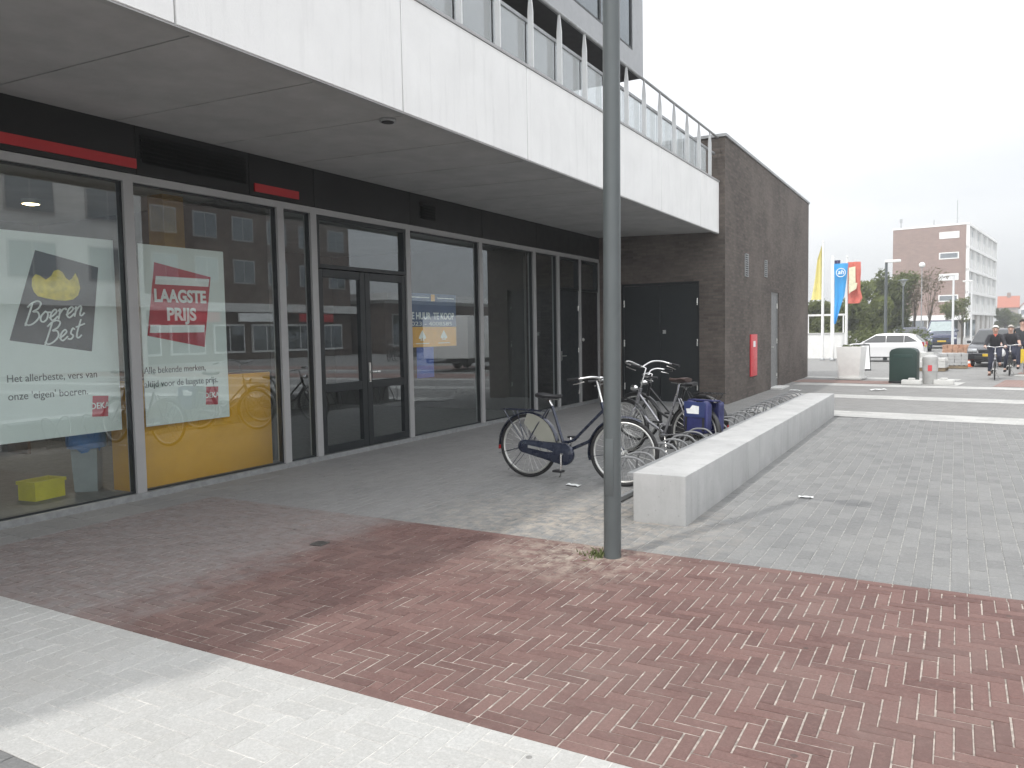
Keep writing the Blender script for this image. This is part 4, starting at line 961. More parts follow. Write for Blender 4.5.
# parked bicycle by the fence
# cars
MAT['car_glass'] = plain('car_glass', (.02,.024,.026), .06, spec=.9, var=.02)
MAT['car_white'] = plain('car_white', (.74,.74,.74), .22, var=.02, coat=.6)
MAT['car_dark'] = plain('car_dark_grey', (.035,.037,.042), .22, .4, var=.05, coat=.6)
MAT['car_blue'] = plain('car_dark_blue', (.02,.028,.07), .25, .2, var=.05, coat=.5)
MAT['lamp_clear'] = plain('headlamp_clear', (.6,.62,.64), .1, .3)
MAT['lamp_red'] = plain('tail_lamp_red', (.35,.02,.02), .15)
MAT['plate_yellow'] = plain('plate_yellow', (.62,.42,.03), .5)
def car(name, label, paint, Lh=2.1, Wh=.87, belt=1.0, top=1.5, hood=.93, nose=.78, A=(.95,.20), C=(-1.55,-2.02), wx=(1.32,-1.28), wr=.32, lower='car'):
    t = thing(name, label, 'car')
    def arch(cx):
        return [(cx+(wr+.06)*math.cos(a), .30+(wr+.06)*math.sin(a)) for a in [math.pi*k/10 for k in range(11)]]
    sill = .24
    poly = [(-Lh+.05,sill+.06),(-Lh,.5),(-Lh+.02,.8),(-Lh+.06,belt)]
    poly += [(A[0],belt-.02),(A[0]+.35,hood),(Lh-.35,nose+.05),(Lh-.1,nose-.06),(Lh,.55),(Lh-.02,.33),(Lh-.12,sill)]
    poly += [(wx[0]+wr+.06,sill)]+arch(wx[0])+[(wx[0]-wr-.06,sill),(wx[1]+wr+.06,sill)]+arch(wx[1])+[(wx[1]-wr-.06,sill)]
    body = MB().prism(poly, 2*Wh, (0,Wh,0), (1,0,0), (0,0,1)).build('body', paint, t, bevel=.035, bseg=2)
    hw = lambda z: Wh-.02-.22*max(0, (z-belt))/(top-belt)
    cab = [(C[1],belt-.02),(C[0]-.05,top-.09),(C[0]+.2,top-.01),(-.3,top+.015),(A[1]-.15,top-.005),(A[1],top-.04),(A[0],belt-.02)]
    c = MB(); n = len(cab)
    c.add([(x,-hw(z),z) for x, z in cab]+[(x,hw(z),z) for x, z in cab], [(i,(i+1)%n,n+(i+1)%n,n+i) for i in range(n)]+[tuple(range(n-1,-1,-1)), tuple(range(n,2*n))])
    cb = c.build('cabin', paint, t, bevel=.03)
    def win(pts, nm='side_window'):
        for s_ in (-1, 1):
            m = MB(); k = len(pts)
            m.add([(x, s_*(hw(z)+.006), z) for x, z in pts]+[(x, s_*(hw(z)-.004), z) for x, z in pts], [tuple(range(k)), tuple(range(2*k-1,k-1,-1))]+[(i,(i+1)%k,k+(i+1)%k,k+i) for i in range(k)])
            m.build(nm, 'car_glass', cb, smooth=False)
    zb, zt = belt+.03, top-.09
    fa = lambda z: A[0]+(A[1]-A[0])*(z-belt)/(top-.04-belt)-.09
    fc = lambda z: C[1]+(C[0]-C[1])*(z-belt)/(top-.09-belt)+.13
    win([(-.295,zb),(fa(zb),zb),(fa(zt),zt),(-.295,zt)]); win([(-1.125,zb),(-.315,zb),(-.315,zt),(-1.125,zt)]); win([(fc(zb)+.1,zb+.05),(-1.145,zb),(-1.145,zt),(fc(zt)+.12,zt-.03)])
    def screen(p, q, nm, off):
        m = MB(); (x0,z0),(x1,z1) = p, q; a, b = hw(z0)-.07, hw(z1)-.07
        dx, dz = (z1-z0), -(x1-x0); l = math.hypot(dx,dz); ox, oz = off*dx/l, off*dz/l
        m.quad((x0+ox,-a,z0+oz),(x0+ox,a,z0+oz),(x1+ox,b,z1+oz),(x1+ox,-b,z1+oz)).build(nm, 'car_glass', cb, smooth=False)
    lerp = lambda p, q, k: (p[0]+(q[0]-p[0])*k, p[1]+(q[1]-p[1])*k)
    a0, a1 = (A[0],belt-.02), (A[1],top-.04); screen(lerp(a0,a1,.06), lerp(a0,a1,.93), 'windscreen', .012)
    c0, c1 = (C[1],belt-.02), (C[0]-.05,top-.09); screen(lerp(c0,c1,.12), lerp(c0,c1,.95), 'rear_window', -.012)
    for x in wx:
        for s_ in (-1, 1):
            w_ = MB().lathe([(.19,-.10),(wr-.02,-.10),(wr,-.07),(wr,.07),(wr-.02,.10),(.19,.10)], 24, (x,s_*(Wh-.10),.32 if wr > .3 else .3), 'y', cap=False).build('wheel', 'rubber', t)
            r_ = MB(); r_.lathe([(.0,s_*.06),(.05,s_*.07),(.07,s_*.05),(.20,s_*.07),(.205,s_*.095)], 20, (x,s_*(Wh-.10),.32 if wr > .3 else .3), 'y', cap=False)
            for k in range(5):
                a = k*2*math.pi/5; r_.tube([(x,s_*(Wh-.035),.32 if wr > .3 else .3),(x+.19*math.cos(a),s_*(Wh-.015),(.32 if wr > .3 else .3)+.19*math.sin(a))], .022, 6)
            r_.build('rim', 'alu_rim', w_)
    for s_ in (-1, 1):
        MB().cbox((Lh-.07,s_*(Wh-.20),.70), (.14,.34,.13)).build('headlight', 'lamp_clear', body, bevel=.03)
        MB().cbox((-Lh+.05,s_*(Wh-.09),.88), (.12,.17,.22)).build('tail_light', 'lamp_red', body, bevel=.02)
        MB().cbox((A[0]-.22,s_*(Wh+.07),belt+.05), (.10,.16,.12)).build('mirror', paint if isinstance(paint, str) else paint, body, bevel=.03)
    MB().cbox((Lh-.005,0,.67), (.03,.85,.10)).cbox((Lh+.005,0,.40), (.03,1.1,.13)).build('grille', 'black_plastic', body, bevel=.008)
    MB().cbox((Lh+.016,0,.50), (.02,.52,.11)).build('number_plate', 'plate_yellow', body, smooth=False)
    MB().cbox((-Lh-.006,0,.78), (.02,.52,.11)).build('number_plate', 'plate_yellow', body, smooth=False)
    MB().cbox((0,0,.30), (2*Lh-.5,1.5,.2)).build('underbody', 'black_plastic', t, smooth=False)
    return t
c1 = car('parked_car', 'white hatchback parked side on behind the dark lamp post', 'car_white', Lh=2.05, top=1.43, belt=.95)
c1.scale = (.88, .88, .88); c1.location = (-3.0, 40.0, 0); c1.rotation_euler[2] = R_(180-4)
c2 = car('parked_car', 'dark grey car with yellow number plate coming towards us behind the two cyclists', 'car_dark', Lh=2.1, Wh=.84, top=1.58, belt=.98)
c2.scale = (.9, .9, .9); c2.location = (1.32, 36.3, 0); c2.rotation_euler[2] = R_(-97)
c3 = car('parked_van', 'dark blue van with pale windscreen parked beyond the pallets of stone', 'car_blue', Lh=2.3, Wh=.92, belt=1.15, top=1.95, hood=1.1, nose=.95, A=(1.25,.75), C=(-2.15,-2.26), wx=(1.45,-1.4), wr=.33)
c3['category'] = 'van'
for ch in c3.children:
    for g in ch.children:
        if g.name.startswith('windscreen'): g.data.materials[0] = plain('screen_reflection', (.34,.40,.40), .15)  # pale reflection put into the windscreen colour
c3.location = (-.98, 64.0, 0); c3.rotation_euler[2] = R_(-88)
c4 = car('parked_car', 'dark blue car parked behind the white hatchback', 'car_blue', Lh=2.05); c4.location = (-2.35, 56.0, 0); c4.rotation_euler[2] = R_(-84)
# building material
def pallet(x, y, rz, label, nx, ny, nz, d, mat, group='pallets of paving stones'):
    t = thing('stone_pallet', label, 'pallet', (x, y, 0), rz)
    m = MB(); W_, D_ = nx*d[0]/2, ny*d[1]/2
    for k in (-1, 0, 1): m.box((-W_,k*(D_-.06)-.05,0),(W_,k*(D_-.06)+.05,.09))
    for k in range(6): m.box((-W_+k*(2*W_-.1)/5,-D_,.09),(-W_+k*(2*W_-.1)/5+.1,D_,.115))
    m.build('deck', plain('pallet_wood', (.22,.17,.11), .9, var=.3), t, smooth=False)
    m = MB()
    for i in range(nx):
        for j in range(ny):
            for k in range(nz):
                if k == nz-1 and random.random() < .25: continue
                c = (-W_+(i+.5)*d[0]+random.uniform(-.008,.008), -D_+(j+.5)*d[1]+random.uniform(-.008,.008), .117+(k+.5)*d[2])
                m.cbox(c, (d[0]-.012, d[1]-.012, d[2]-.006), random.uniform(-.03,.03))
    s_ = m.build('stones', mat, t, smooth=False); return t
pallet(-.72, 31.6, R_(-6), 'low pallet of grey paving stones just beyond the pale litter bin', 4, 3, 3, (.22,.3,.11), 'pale_concrete')
pallet(-.12, 33.6, R_(8), 'taller pallet of grey paving stones left of the orange cone', 4, 3, 4, (.22,.3,.11), 'bench')
pallet(.05, 38.4, R_(-12), 'pallet of reddish bricks behind the orange cone', 5, 4, 5, (.2,.22,.13), plain('new_brick', (.42,.25,.17), .9, var=.3))
pallet(-1.25, 35.0, R_(5), 'pallet of pale stones between the white hatchback and the litter bin', 4, 3, 4, (.22,.3,.11), 'pale_concrete')
t = thing('traffic_cone', 'orange traffic cone between the stone pallets and the dark grey car', 'cone', (.42, 34.6, 0)); t.scale = (.75, .75, .75)
MB().lathe([(.11,.03),(.03,.46),(.0,.46)], 16, cap=False).build('body', plain('cone_orange', (.70,.13,.03), .5), t)
MB().box((-.17,-.17,0),(.17,.17,.03)).build('base', plain('cone_base', (.6,.11,.03), .6), t, bevel=.008)
MB().lathe([(.088,.18),(.066,.30)], 16, cap=False).build('band', 'print_white', t)
t = thing('yellow_sign', 'yellow road works board at the right edge behind the cyclists', 'sign', (2.14, 30.4, 0), R_(-10))
MB().box((-.32,-.015,.32),(.32,.015,.78)).build('board', plain('works_yellow', (.70,.50,.03), .5), t, smooth=False)
for s_ in (-1, 1): MB().tube([(s_*.25,-.10,0),(s_*.25,.016,.5),(s_*.25,.13,0)], .014, 6).build('leg', 'galv', t)
# ------------------------------------------------------------------ people
MAT['skin'] = plain('skin', (.52,.34,.27), .55, var=.05)
def hair_cap(t, c, r, mat, back=0.):
    m = MB(); vs = []; fs = []; n1, n2 = 8, 14
    for i in range(n1+1):
        for k in range(n2):
            th = math.pi*.56*i/n1; ph = 2*math.pi*k/n2; front = max(0, math.cos(ph))
            th *= 1-.42*front
            vs.append((c[0]+r*1.06*math.sin(th)*math.cos(ph)-back, c[1]+r*.96*math.sin(th)*math.sin(ph), c[2]+r*1.12*math.cos(th)))
    for i in range(n1):
        for k in range(n2): fs.append((i*n2+k,i*n2+(k+1)%n2,(i+1)*n2+(k+1)%n2,(i+1)*n2+k))
    m.add(vs, fs).build('hair', mat, t)
def person(label, J, top_mat, leg_mat, shoe_mat, hair_mat, sleeve=True):
    t = thing('person', label, 'person')
    K = list(J); V = [Vector(J[k][0]) for k in K]; Rr = [J[k][1] for k in K]; ix = {k: i for i, k in enumerate(K)}
    E_ = [('pelvis','waist'),('waist','chest'),('chest','neck'),('neck','jaw'),('jaw','head'),('head','crown')]
    for s_ in 'LR': E_ += [('chest','sh'+s_),('sh'+s_,'el'+s_),('el'+s_,'wr'+s_),('wr'+s_,'ha'+s_),('pelvis','hi'+s_),('hi'+s_,'kn'+s_),('kn'+s_,'an'+s_),('an'+s_,'to'+s_)]
    edges = [(ix[a], ix[b]) for a, b in E_]
    for s_ in 'LR':
        h = V[ix['ha'+s_]]; d = (h-V[ix['wr'+s_]]).normalized(); side = d.cross(Vector((0,0,1))).normalized()
        for k, (o, l) in enumerate(((-.032,.062),(-.011,.074),(.011,.07),(.032,.055))):
            a = len(V); V.append(h+d*.03+side*o); Rr.append(.010); V.append(h+d*(.03+l*.6)+side*o*1.1+Vector((0,0,-.012))); Rr.append(.009); V.append(h+d*(.02+l*.7)+side*o*1.1+Vector((0,0,-.045))); Rr.append(.008)
            edges += [(ix['ha'+s_],a),(a,a+1),(a+1,a+2)]
        th = -side if s_ == 'L' else side
        a = len(V); V.append(h+th*.04-d*.01); Rr.append(.011); V.append(h+th*.055+d*.03+Vector((0,0,-.015))); Rr.append(.009); edges += [(ix['ha'+s_],a),(a,a+1)]
    cov = {'pelvis','waist','chest','hiL','hiR','knL','knR','shL','shR'} | ({'elL','elR'} if sleeve else set())
    Rr = [((r[0]*.7, r[1]*.7) if isinstance(r, tuple) else r*.7) if i < len(K) and K[i] in cov else r for i, r in enumerate(Rr)]
    body = skin('body', [tuple(v) for v in V], edges, Rr, MAT['skin'], t, ix['pelvis'], 1)
    def cloth(nm, names, mat, grow):
        sel = [k for k in names]; m_ = {k: i for i, k in enumerate(sel)}
        e = [(m_[a], m_[b]) for a, b in E_ if a in m_ and b in m_]
        return skin(nm, [tuple(J[k][0]) for k in sel], e, [tuple(x+grow for x in J[k][1]) if isinstance(J[k][1], tuple) else J[k][1]+grow for k in sel], mat, t, 0, 1)
    cloth('jacket', ['waist','pelvis','chest','neck','shL','shR','elL','elR']+(['wrL','wrR'] if sleeve else []), top_mat, .017)
    cloth('trousers', ['pelvis','hiL','hiR','knL','knR','anL','anR'], leg_mat, .014)
    for s_ in 'LR':
        a, b = Vector(J['an'+s_][0]), Vector(J['to'+s_][0]); MB().tube([a+Vector((-.03,0,-.045)), a.lerp(b,.5)+Vector((0,0,-.04)), b+Vector((.02,0,-.02))], [.05,.052,.038], 10).build('shoe', shoe_mat, t)
    hc = Vector(J['head'][0]); hair_cap(t, hc+Vector((-.008,0,.03)), .110, hair_mat)
    f = MB()
    for s_ in (-1, 1): f.lathe([(.0,-.012),(.012,0),(.0,.012)], 8, hc+Vector((.086,s_*.034,.012)), 'x', cap=False)
    f.build('eyes', 'ink', t)
    f = MB().tube([hc+Vector((.085,0,.01)), hc+Vector((.115,0,-.03)), hc+Vector((.09,0,-.038))], [.009,.016,.010], 8)
    for s_ in (-1, 1): f.lathe([(.0,-.01),(.022,-.004),(.026,.004),(.0,.01)], 8, hc+Vector((-.005,s_*.098,-.005)), 'y', cap=False)
    f.build('nose_and_ears', 'skin', t)
    MB().tube([hc+Vector((.083,-.028,-.062)), hc+Vector((.094,0,-.066)), hc+Vector((.083,.028,-.062))], .006, 6).build('mouth', plain('lips', (.35,.13,.11), .5), t)
    return t
def rider(lean=0., wide=1.):
    q = lambda x, y, z: (x, y, z)
    J = {'pelvis': (q(.16,0,1.02), (.15*wide,.12)), 'waist': (q(.19,0,1.17), (.135*wide,.115*wide)), 'chest': (q(.25+lean,0,1.37), (.15*wide,.12)), 'neck': (q(.30+lean,0,1.50), .06), 'jaw': (q(.33+lean,0,1.575), .075), 'head': (q(.335+lean,0,1.65), .098), 'crown': (q(.325+lean,0,1.715), .075)}
    for s_, g in (('L',1),('R',-1)):
        J['sh'+s_] = (q(.26+lean,.17*g*wide,1.41), .072*wide); J['el'+s_] = (q(.40+lean*.6,.255*g,1.20), .052*wide); J['wr'+s_] = (q(.575,.285*g,1.10), .036); J['ha'+s_] = (q(.64,.283*g,1.085), (.042,.024))
        J['hi'+s_] = (q(.19,.10*g,.985), .105*wide)
    J['knL'] = (q(.57,.115,.815), .075); J['anL'] = (q(.43,.135,.535), .05); J['toL'] = (q(.60,.145,.50), .038)
    J['knR'] = (q(.40,-.11,.60), .075); J['anR'] = (q(.40,-.145,.21), .05); J['toR'] = (q(.57,-.155,.17), .038)
    return J
hb = plain('hair_white', (.70,.68,.62), .8); hg = plain('hair_grey', (.40,.37,.34), .8)
MAT['jacket_black'] = plain('jacket_black', (.025,.025,.03), .85); MAT['denim'] = plain('denim', (.024,.028,.05), .85); MAT['shirt_black'] = plain('shirt_black', (.02,.02,.025), .8)
MAT['shoe_brown'] = plain('shoe_brown', (.12,.06,.04), .6)
GC = 'bicycles ridden towards the square'
cb1 = bike('bicycle', 'silver grey bicycle ridden by the white haired person', 'bike_silver', 'alu_rim', chain=True, group=GC, skirt=False, seat_z=.95)
cb1.location = (1.0, 27.4, 0); cb1.rotation_euler = (0, 0, R_(-92)); cb1.scale = (.875,)*3
r1 = person('white haired person in black jacket and dark trousers riding the bicycle in front', rider(0, 1.05), MAT['jacket_black'], MAT['denim'], 'shoe_brown', hb)
MB().prism([(.0,.0),(.05,.10),(-.05,.10)], .012, (.395,-.0,1.40), (0,1,0), (-.3,0,1)).build('collar', plain('shirt_coral', (.55,.12,.08), .8), r1, smooth=False)
r1.location = cb1.location; r1.rotation_euler = cb1.rotation_euler; r1.scale = cb1.scale
cb2 = dup(cb1, None, (1.50, 29.6, 0), R_(-94), 'dark bicycle with white bag on its handlebar ridden by the balding person')
for ch in cb2.children:
    if ch.name.split('.')[0] in ('frame', 'fork', 'mudguard'):
        ch.data = ch.data.copy(); ch.data.materials[0] = MAT['bike_black']
r2 = person('balding person in a black sleeveless top riding the bicycle behind', rider(.03, 1.12), MAT['shirt_black'], MAT['denim'], 'black_plastic', hg, sleeve=False)
r2.location = cb2.location; r2.rotation_euler = cb2.rotation_euler; r2.scale = cb2.scale
bgm = MB().lathe([(.02,.28),(.05,.22),(.11,.14),(.13,.05),(.10,-.02),(.0,-.05)], 12, cap=False).tube([(0,-.02,.26),(0,0,.36),(0,.02,.26)], .006, 6).build('carrier_bag', plain('bag_white', (.72,.73,.74), .4, var=.1), None)
bgm.location = (1.22, 29.05, .62); tag(bgm, 'white plastic carrier bag hanging from the handlebar of the second cyclist', 'carrier bag')
def walker(dx=0.):
    J = {'pelvis': ((0,0,.95), (.15,.11)), 'waist': ((.0,0,1.10), (.14,.11)), 'chest': ((.02,0,1.32), (.16,.12)), 'neck': ((.03,0,1.47), .058), 'jaw': ((.05,0,1.55), .075), 'head': ((.055,0,1.625), .098), 'crown': ((.045,0,1.69), .075)}
    for s_, g in (('L',1),('R',-1)):
        J['sh'+s_] = ((.01,.18*g,1.38), .07); J['el'+s_] = ((-.02+.05*g,.24*g,1.10), .05); J['wr'+s_] = ((.05+.10*g,.25*g,.88), .036); J['ha'+s_] = ((.07+.11*g,.25*g,.80), (.042,.024))
        J['hi'+s_] = ((0,.10*g,.92), .10); J['kn'+s_] = ((.06-.10*g,.10*g,.50), .07); J['an'+s_] = ((-.02-.20*g,.10*g,.10), .048); J['to'+s_] = ((.13-.20*g,.11*g,.05), .036)
    return J
r3 = person('person in dark clothing walking behind the cyclists at the right edge', walker(), plain('jacket_dark', (.03,.035,.04), .85), MAT['denim'], 'black_plastic', plain('hair_dark', (.05,.04,.03), .8))
r3.location = (2.05, 33.5, 0); r3.rotation_euler[2] = R_(-95)
# ------------------------------------------------------------------ flags, lamps, walls beyond the square
def flagpole(x, y, h, label):
    t = thing('flagpole', label, 'flagpole', (x, y, 0), 0, 'white flagpoles beyond the brick block')
    MB().tube([(0,0,0),(0,0,h*.5),(0,0,h)], [.075,.065,.05], 12).build('pole', 'white_paint', t)
    MB().lathe([(.13,0),(.13,.05),(.09,.10)], 14).build('base', 'galv', t); MB().lathe([(.0,.0),(.06,.02),(.06,.07),(.0,.1)], 10, (0,0,h), cap=False).build('finial', 'white_paint', t)
    return t
def flag(name, x, y, prof, mat, label, wav=.09):
    """prof: rows of (z, left, right) measured from the pole"""
    m = MB(); vs = []; n = 10; rows = []
    for (z0,l0,r0),(z1,l1,r1) in zip(prof, prof[1:]):
        for k in range(6): f = k/6; rows.append((z0+(z1-z0)*f, l0+(l1-l0)*f, r0+(r1-r0)*f))
    rows.append(prof[-1])
    for j, (z, l, r) in enumerate(rows):
        for i in range(n+1):
            f = i/n; vs.append((l+(r-l)*f, wav*math.sin(f*9+z*1.1)*(.4+f*.6)+.05*math.sin(z*2.3+f), z))
    m.add(vs, [(j*(n+1)+i, j*(n+1)+i+1, (j+1)*(n+1)+i+1, (j+1)*(n+1)+i) for j in range(len(rows)-1) for i in range(n)])
    o = m.build(name, mat, None); o.location = (x, y, 0); return tag(o, label, 'flag', 'flags on the white poles')
FY = 41.0
for x, y, h, lb in ((-5.72, FY, 5.7, 'white flagpole carrying the yellow flag'), (-5.36, FY+.5, 5.0, 'white flagpole carrying the narrow dark flag'), (-5.20, FY-.4, 4.85, 'white flagpole carrying the blue flag'), (-4.78, FY+1.2, 5.0, 'white flagpole carrying the red and white flag')): flagpole(x, y, h, lb)
flag('flag', -5.72, FY, [(5.55,-.07,-.05),(4.9,-.25,-.05),(4.0,-.36,-.05),(3.2,-.50,-.05),(2.95,-.54,-.05)], plain('flag_yellow', (.72,.65,.26), .8, var=.12, scale=2), 'yellow flag hanging limp at the left end of the flag row')
flag('flag', -5.36, FY+.5, [(4.85,.05,.36),(4.2,.05,.30),(3.4,.05,.22),(2.7,.05,.16)], plain('flag_navy', (.06,.05,.12), .8), 'narrow dark flag between the yellow and blue flags')
bf = flag('flag', -5.20, FY-.4, [(4.62,.04,.66),(3.9,.05,.60),(3.1,.06,.50),(2.4,.06,.30),(1.75,.05,.14)], plain('flag_blue', (.05,.33,.68), .8, var=.08, scale=2), 'blue flag with round white emblem hanging from the pole', .06)
lg = MB()
lg.ring(.20, .018, (.35,-.13,4.18), 'y', 26, 6)
vs, fs = text_mesh('ah', .30, bold=.004, shear=.2, width=.27); lg.add([(.215+v.x, -.125-v.z, 4.11+v.y) for v in vs], fs)
lg.build('emblem', 'print_white', bf)
rf = flag('flag', -4.78, FY+1.2, [(4.78,.04,.62),(4.3,.05,.64),(3.9,.06,.62),(3.4,.06,.62),(3.0,.05,.72),(2.75,.05,.60)], plain('flag_red', (.62,.16,.12), .8), 'red flag with white middle right of the blue flag')
MB().prism([(.10,4.5),(.40,4.55),(.42,3.6),(.12,3.2)], .004, (0,-.14,0), (1,0,0), (0,0,1)).prism([(.10,3.7),(.5,3.75),(.45,3.45),(.12,3.25)], .004, (0,-.15,0), (1,0,0), (0,0,1)).build('pale_field', plain('flag_cream', (.74,.70,.50), .8), rf, smooth=False)
fw = thing('low_wall', 'low white wall with a white handrail behind the flagpoles', 'wall', (0, 0, 0))
MB().box((-12, 43.4, -.02), (-4.9, 43.6, 1.25)).build('wall', 'white_paint', fw, smooth=False); MB().box((-12.02, 43.36, 1.251), (-4.88, 43.64, 1.31)).build('coping', 'pale_concrete', fw, smooth=False)
h = MB().box((-12, 43.46, 2.18), (-4.9, 43.54, 2.28))
for k in range(5): h.box((-11.9+k*1.7, 43.47, 1.31), (-11.84+k*1.7, 43.53, 2.18))
h.build('handrail', 'white_paint', fw, smooth=False)
def lamp_a(x, y, h, label, side=1, pole='lamp_paint'):
    t = thing('street_lamp', label, 'street lamp', (x, y, 0), 0, 'street lamps beyond the square')
    MB().tube([(0,0,0),(0,0,1),(0,0,h)], [.10,.075,.06], 12).build('pole', pole, t)
    MB().box((-.06,-.10,h-.02),(.62,.10,h+.10)).build('lamp_head', 'white_paint', t, bevel=.04).scale.x = side; return t
def lamp_cone(x, y, h, label):
    t = thing('street_lamp', label, 'street lamp', (x, y, 0), 0, 'street lamps beyond the square')
    MB().tube([(0,0,0),(0,0,h)], [.08,.055], 12).build('pole', 'lamp_paint', t)
    MB().lathe([(.06,h),(.20,h+.38)], 14).build('lamp_glass', 'rail_glass', t); MB().lathe([(.34,h+.381),(.30,h+.43),(.0,h+.5)], 16, cap=False).build('lamp_hood', 'lamp_paint', t); return t
def lamp_globe(x, y, h, label):
    t = thing('street_lamp', label, 'street lamp', (x, y, 0), 0, 'street lamps beyond the square')
    MB().tube([(0,0,0),(0,0,h)], [.045,.025], 10).build('pole', 'galv', t)
    MB().lathe([(.2*math.sin(math.pi*k/10), h+.2-.2*math.cos(math.pi*k/10)) for k in range(11)], 14, cap=False).build('lamp_globe', 'white_paint', t); return t
lamp_a(-2.94, 41.1, 4.6, 'grey lamp post with flat white head in front of the white hatchback')
lamp_cone(-3.22, 60, 4.3, 'dark post lantern with wide conical hood before the brick gable')
lamp_globe(-2.18, 62, 5.6, 'slender post with white globe before the brick gable')
lamp_a(-.235, 58.5, 4.8, 'slender pale lamp post with flat white head before the gable windows', -1, 'white_metal')
lamp_a(.95, 70, 4.9, 'slender pale lamp post near the corner of the white gridded facade', -1, 'white_metal')
# ------------------------------------------------------------------ trees
def tree(x, y, label, crown, trunk_h, tr, n, leaf, mat, seed, group='trees beyond the square', branches=5):
    rd = random.Random(seed); t = thing('tree', label, 'tree', (x, y, 0), 0, group)
    m = MB(); top = crown[0][0]; m.tube([(0,0,-.1),(.03,.02,trunk_h*.5),(0,0,trunk_h),(top[0]*.4,top[1]*.4,trunk_h+(top[2]-trunk_h)*.7)], [tr*1.3,tr,tr*.8,tr*.3], 10)
    for k in range(branches):
        c, r = crown[k % len(crown)]; a = rd.uniform(0, 6.28); z0 = trunk_h*rd.uniform(.7, 1.05)
        e = Vector((c[0]+r[0]*.6*math.cos(a), c[1]+r[1]*.6*math.sin(a), c[2]+r[2]*rd.uniform(-.1,.6))); md = Vector((e.x*.4, e.y*.4, z0+(e.z-z0)*.5))
        m.tube([(0,0,z0), md, e], [tr*.45, tr*.28, tr*.08], 6)
        for q in range(3):
            e2 = e+Vector((rd.uniform(-.5,.5)*r[0], rd.uniform(-.5,.5)*r[1], rd.uniform(.0,.6)*r[2])); m.tube([md.lerp(e,.5), e2], [tr*.15, tr*.04], 5)
    m.build('trunk', 'bark', t); foliage('crown', crown, n, leaf, mat, t, seed+50); return t
def lobes(rd, R, H, n, zc):
    o = []
    for k in range(n):
        a = rd.uniform(0, 6.28); d = R*rd.uniform(.15, .75); o.append(((d*math.cos(a), d*math.sin(a), zc+H*rd.uniform(-.6, .65)), (R*rd.uniform(.28,.5), R*rd.uniform(.28,.5), H*rd.uniform(.25,.45))))
    return o
rd = random.Random(5)
tl = [(-9.3, 58, 2.0, 1.7, 'bushy yellow green tree behind the flagpoles', 'leaf_yellow'), (-7.3, 62, 2.0, 1.75, 'bushy green tree right behind the blue flag', 'leaf'), (-5.7, 62, 1.7, 2.35, 'broad green tree between the flags and the lamp post', 'leaf'), (-4.3, 66, 1.8, 2.9, 'dark green tree directly behind the grey lamp post', 'leaf_dark'), (-12.5, 66, 2.6, 2.6, 'green tree partly hidden by the brick block', 'leaf')]
for i, (x, y, R, H, lb, mt) in enumerate(tl): tree(x, y, lb, lobes(rd, R, H, 18, .55+H*.9), 1.0, .12, 9000, .13, mt, 20+i)
tl = [(-2.75, 66, 1.1, 2.0, 4.2, 'thin half bare tree before the left of the brick gable', 'leaf_brown', 420), (-1.95, 72, 1.4, 2.4, 4.4, 'taller half bare tree before the middle of the brick gable', 'leaf_brown', 520), (.35, 74, 1.2, 1.3, 2.9, 'small yellow green street tree below the gable windows', 'leaf_yellow', 1100), (-.75, 76, .9, 1.2, 2.7, 'slim yellow green street tree left of the small one', 'leaf_yellow', 700)]
for i, (x, y, R, H, zc, lb, mt, n) in enumerate(tl): tree(x, y, lb, lobes(rd, R, H, 9, zc), 1.9, .065, n, .10, mt, 40+i, branches=9)
for i, (x, y, lb) in enumerate(((6.6, 146, 'dark green tree beside the white gridded facade'), (9.2, 175, 'dark green tree before the orange roofed house'), (12.2, 170, 'dark green tree at the right edge beyond the cyclists'))): tree(x, y, lb, lobes(rd, 1.9, 1.9, 12, 2.5), 1.2, .2, 3200, .2, 'leaf_dark', 60+i)
hd_ = foliage('hedge', [((-11+k*1.0, 52+.3*math.sin(k*2.1), .75), (.8,.7,.75)) for k in range(10)], 5200, .09, 'leaf_dark', None, 9)
tag(hd_, 'low dark hedge along the far side of the white hatchback', 'hedge')
# ------------------------------------------------------------------ brick apartment building
ap = thing('apartment_building', 'brick apartment block with a white gridded long side, beyond the parked cars', 'building', (1.12, 115, 0), R_(-8))
AW, AL, AH, A0 = 8.75, 29, 14.2, 2.9
w_ = MB().box((-AW, 0, A0), (-.30, .35, AH)); w_.box((-AW, .35, A0), (-AW+.35, AL, AH)).box((-AW+.35, AL-.3, A0), (-.3, AL, AH))
w_.build('gable_wall', 'gable_brick', ap, smooth=False, uv=True)
MB().box((-AW-.05, -.05, AH), (.05, AL, AH+.22)).build('roof', 'white_paint', ap, smooth=False)
MB().box((-AW+.3, .4, 0), (-.6, AL-.3, A0+.2)).build('ground_storey', plain('shop_base', (.35,.32,.29), .7), ap, smooth=False)
MB().box((-AW-.3, -1.1, 2.25), (.5, .34, 2.88)).build('canopy', 'white_paint', ap, smooth=False)
for k in range(5): MB().box((-AW+.4+k*1.95, .36, .2), (-AW+1.8+k*1.95, .397, 2.2)).build('shop_window', 'window_glass', ap, smooth=False)
for k in range(5): MB().tube([(-AW+.2+k*2.1, -.8, 0), (-AW+.2+k*2.1, -.8, 2.25)], .07, 8).build('column', 'white_paint', ap)
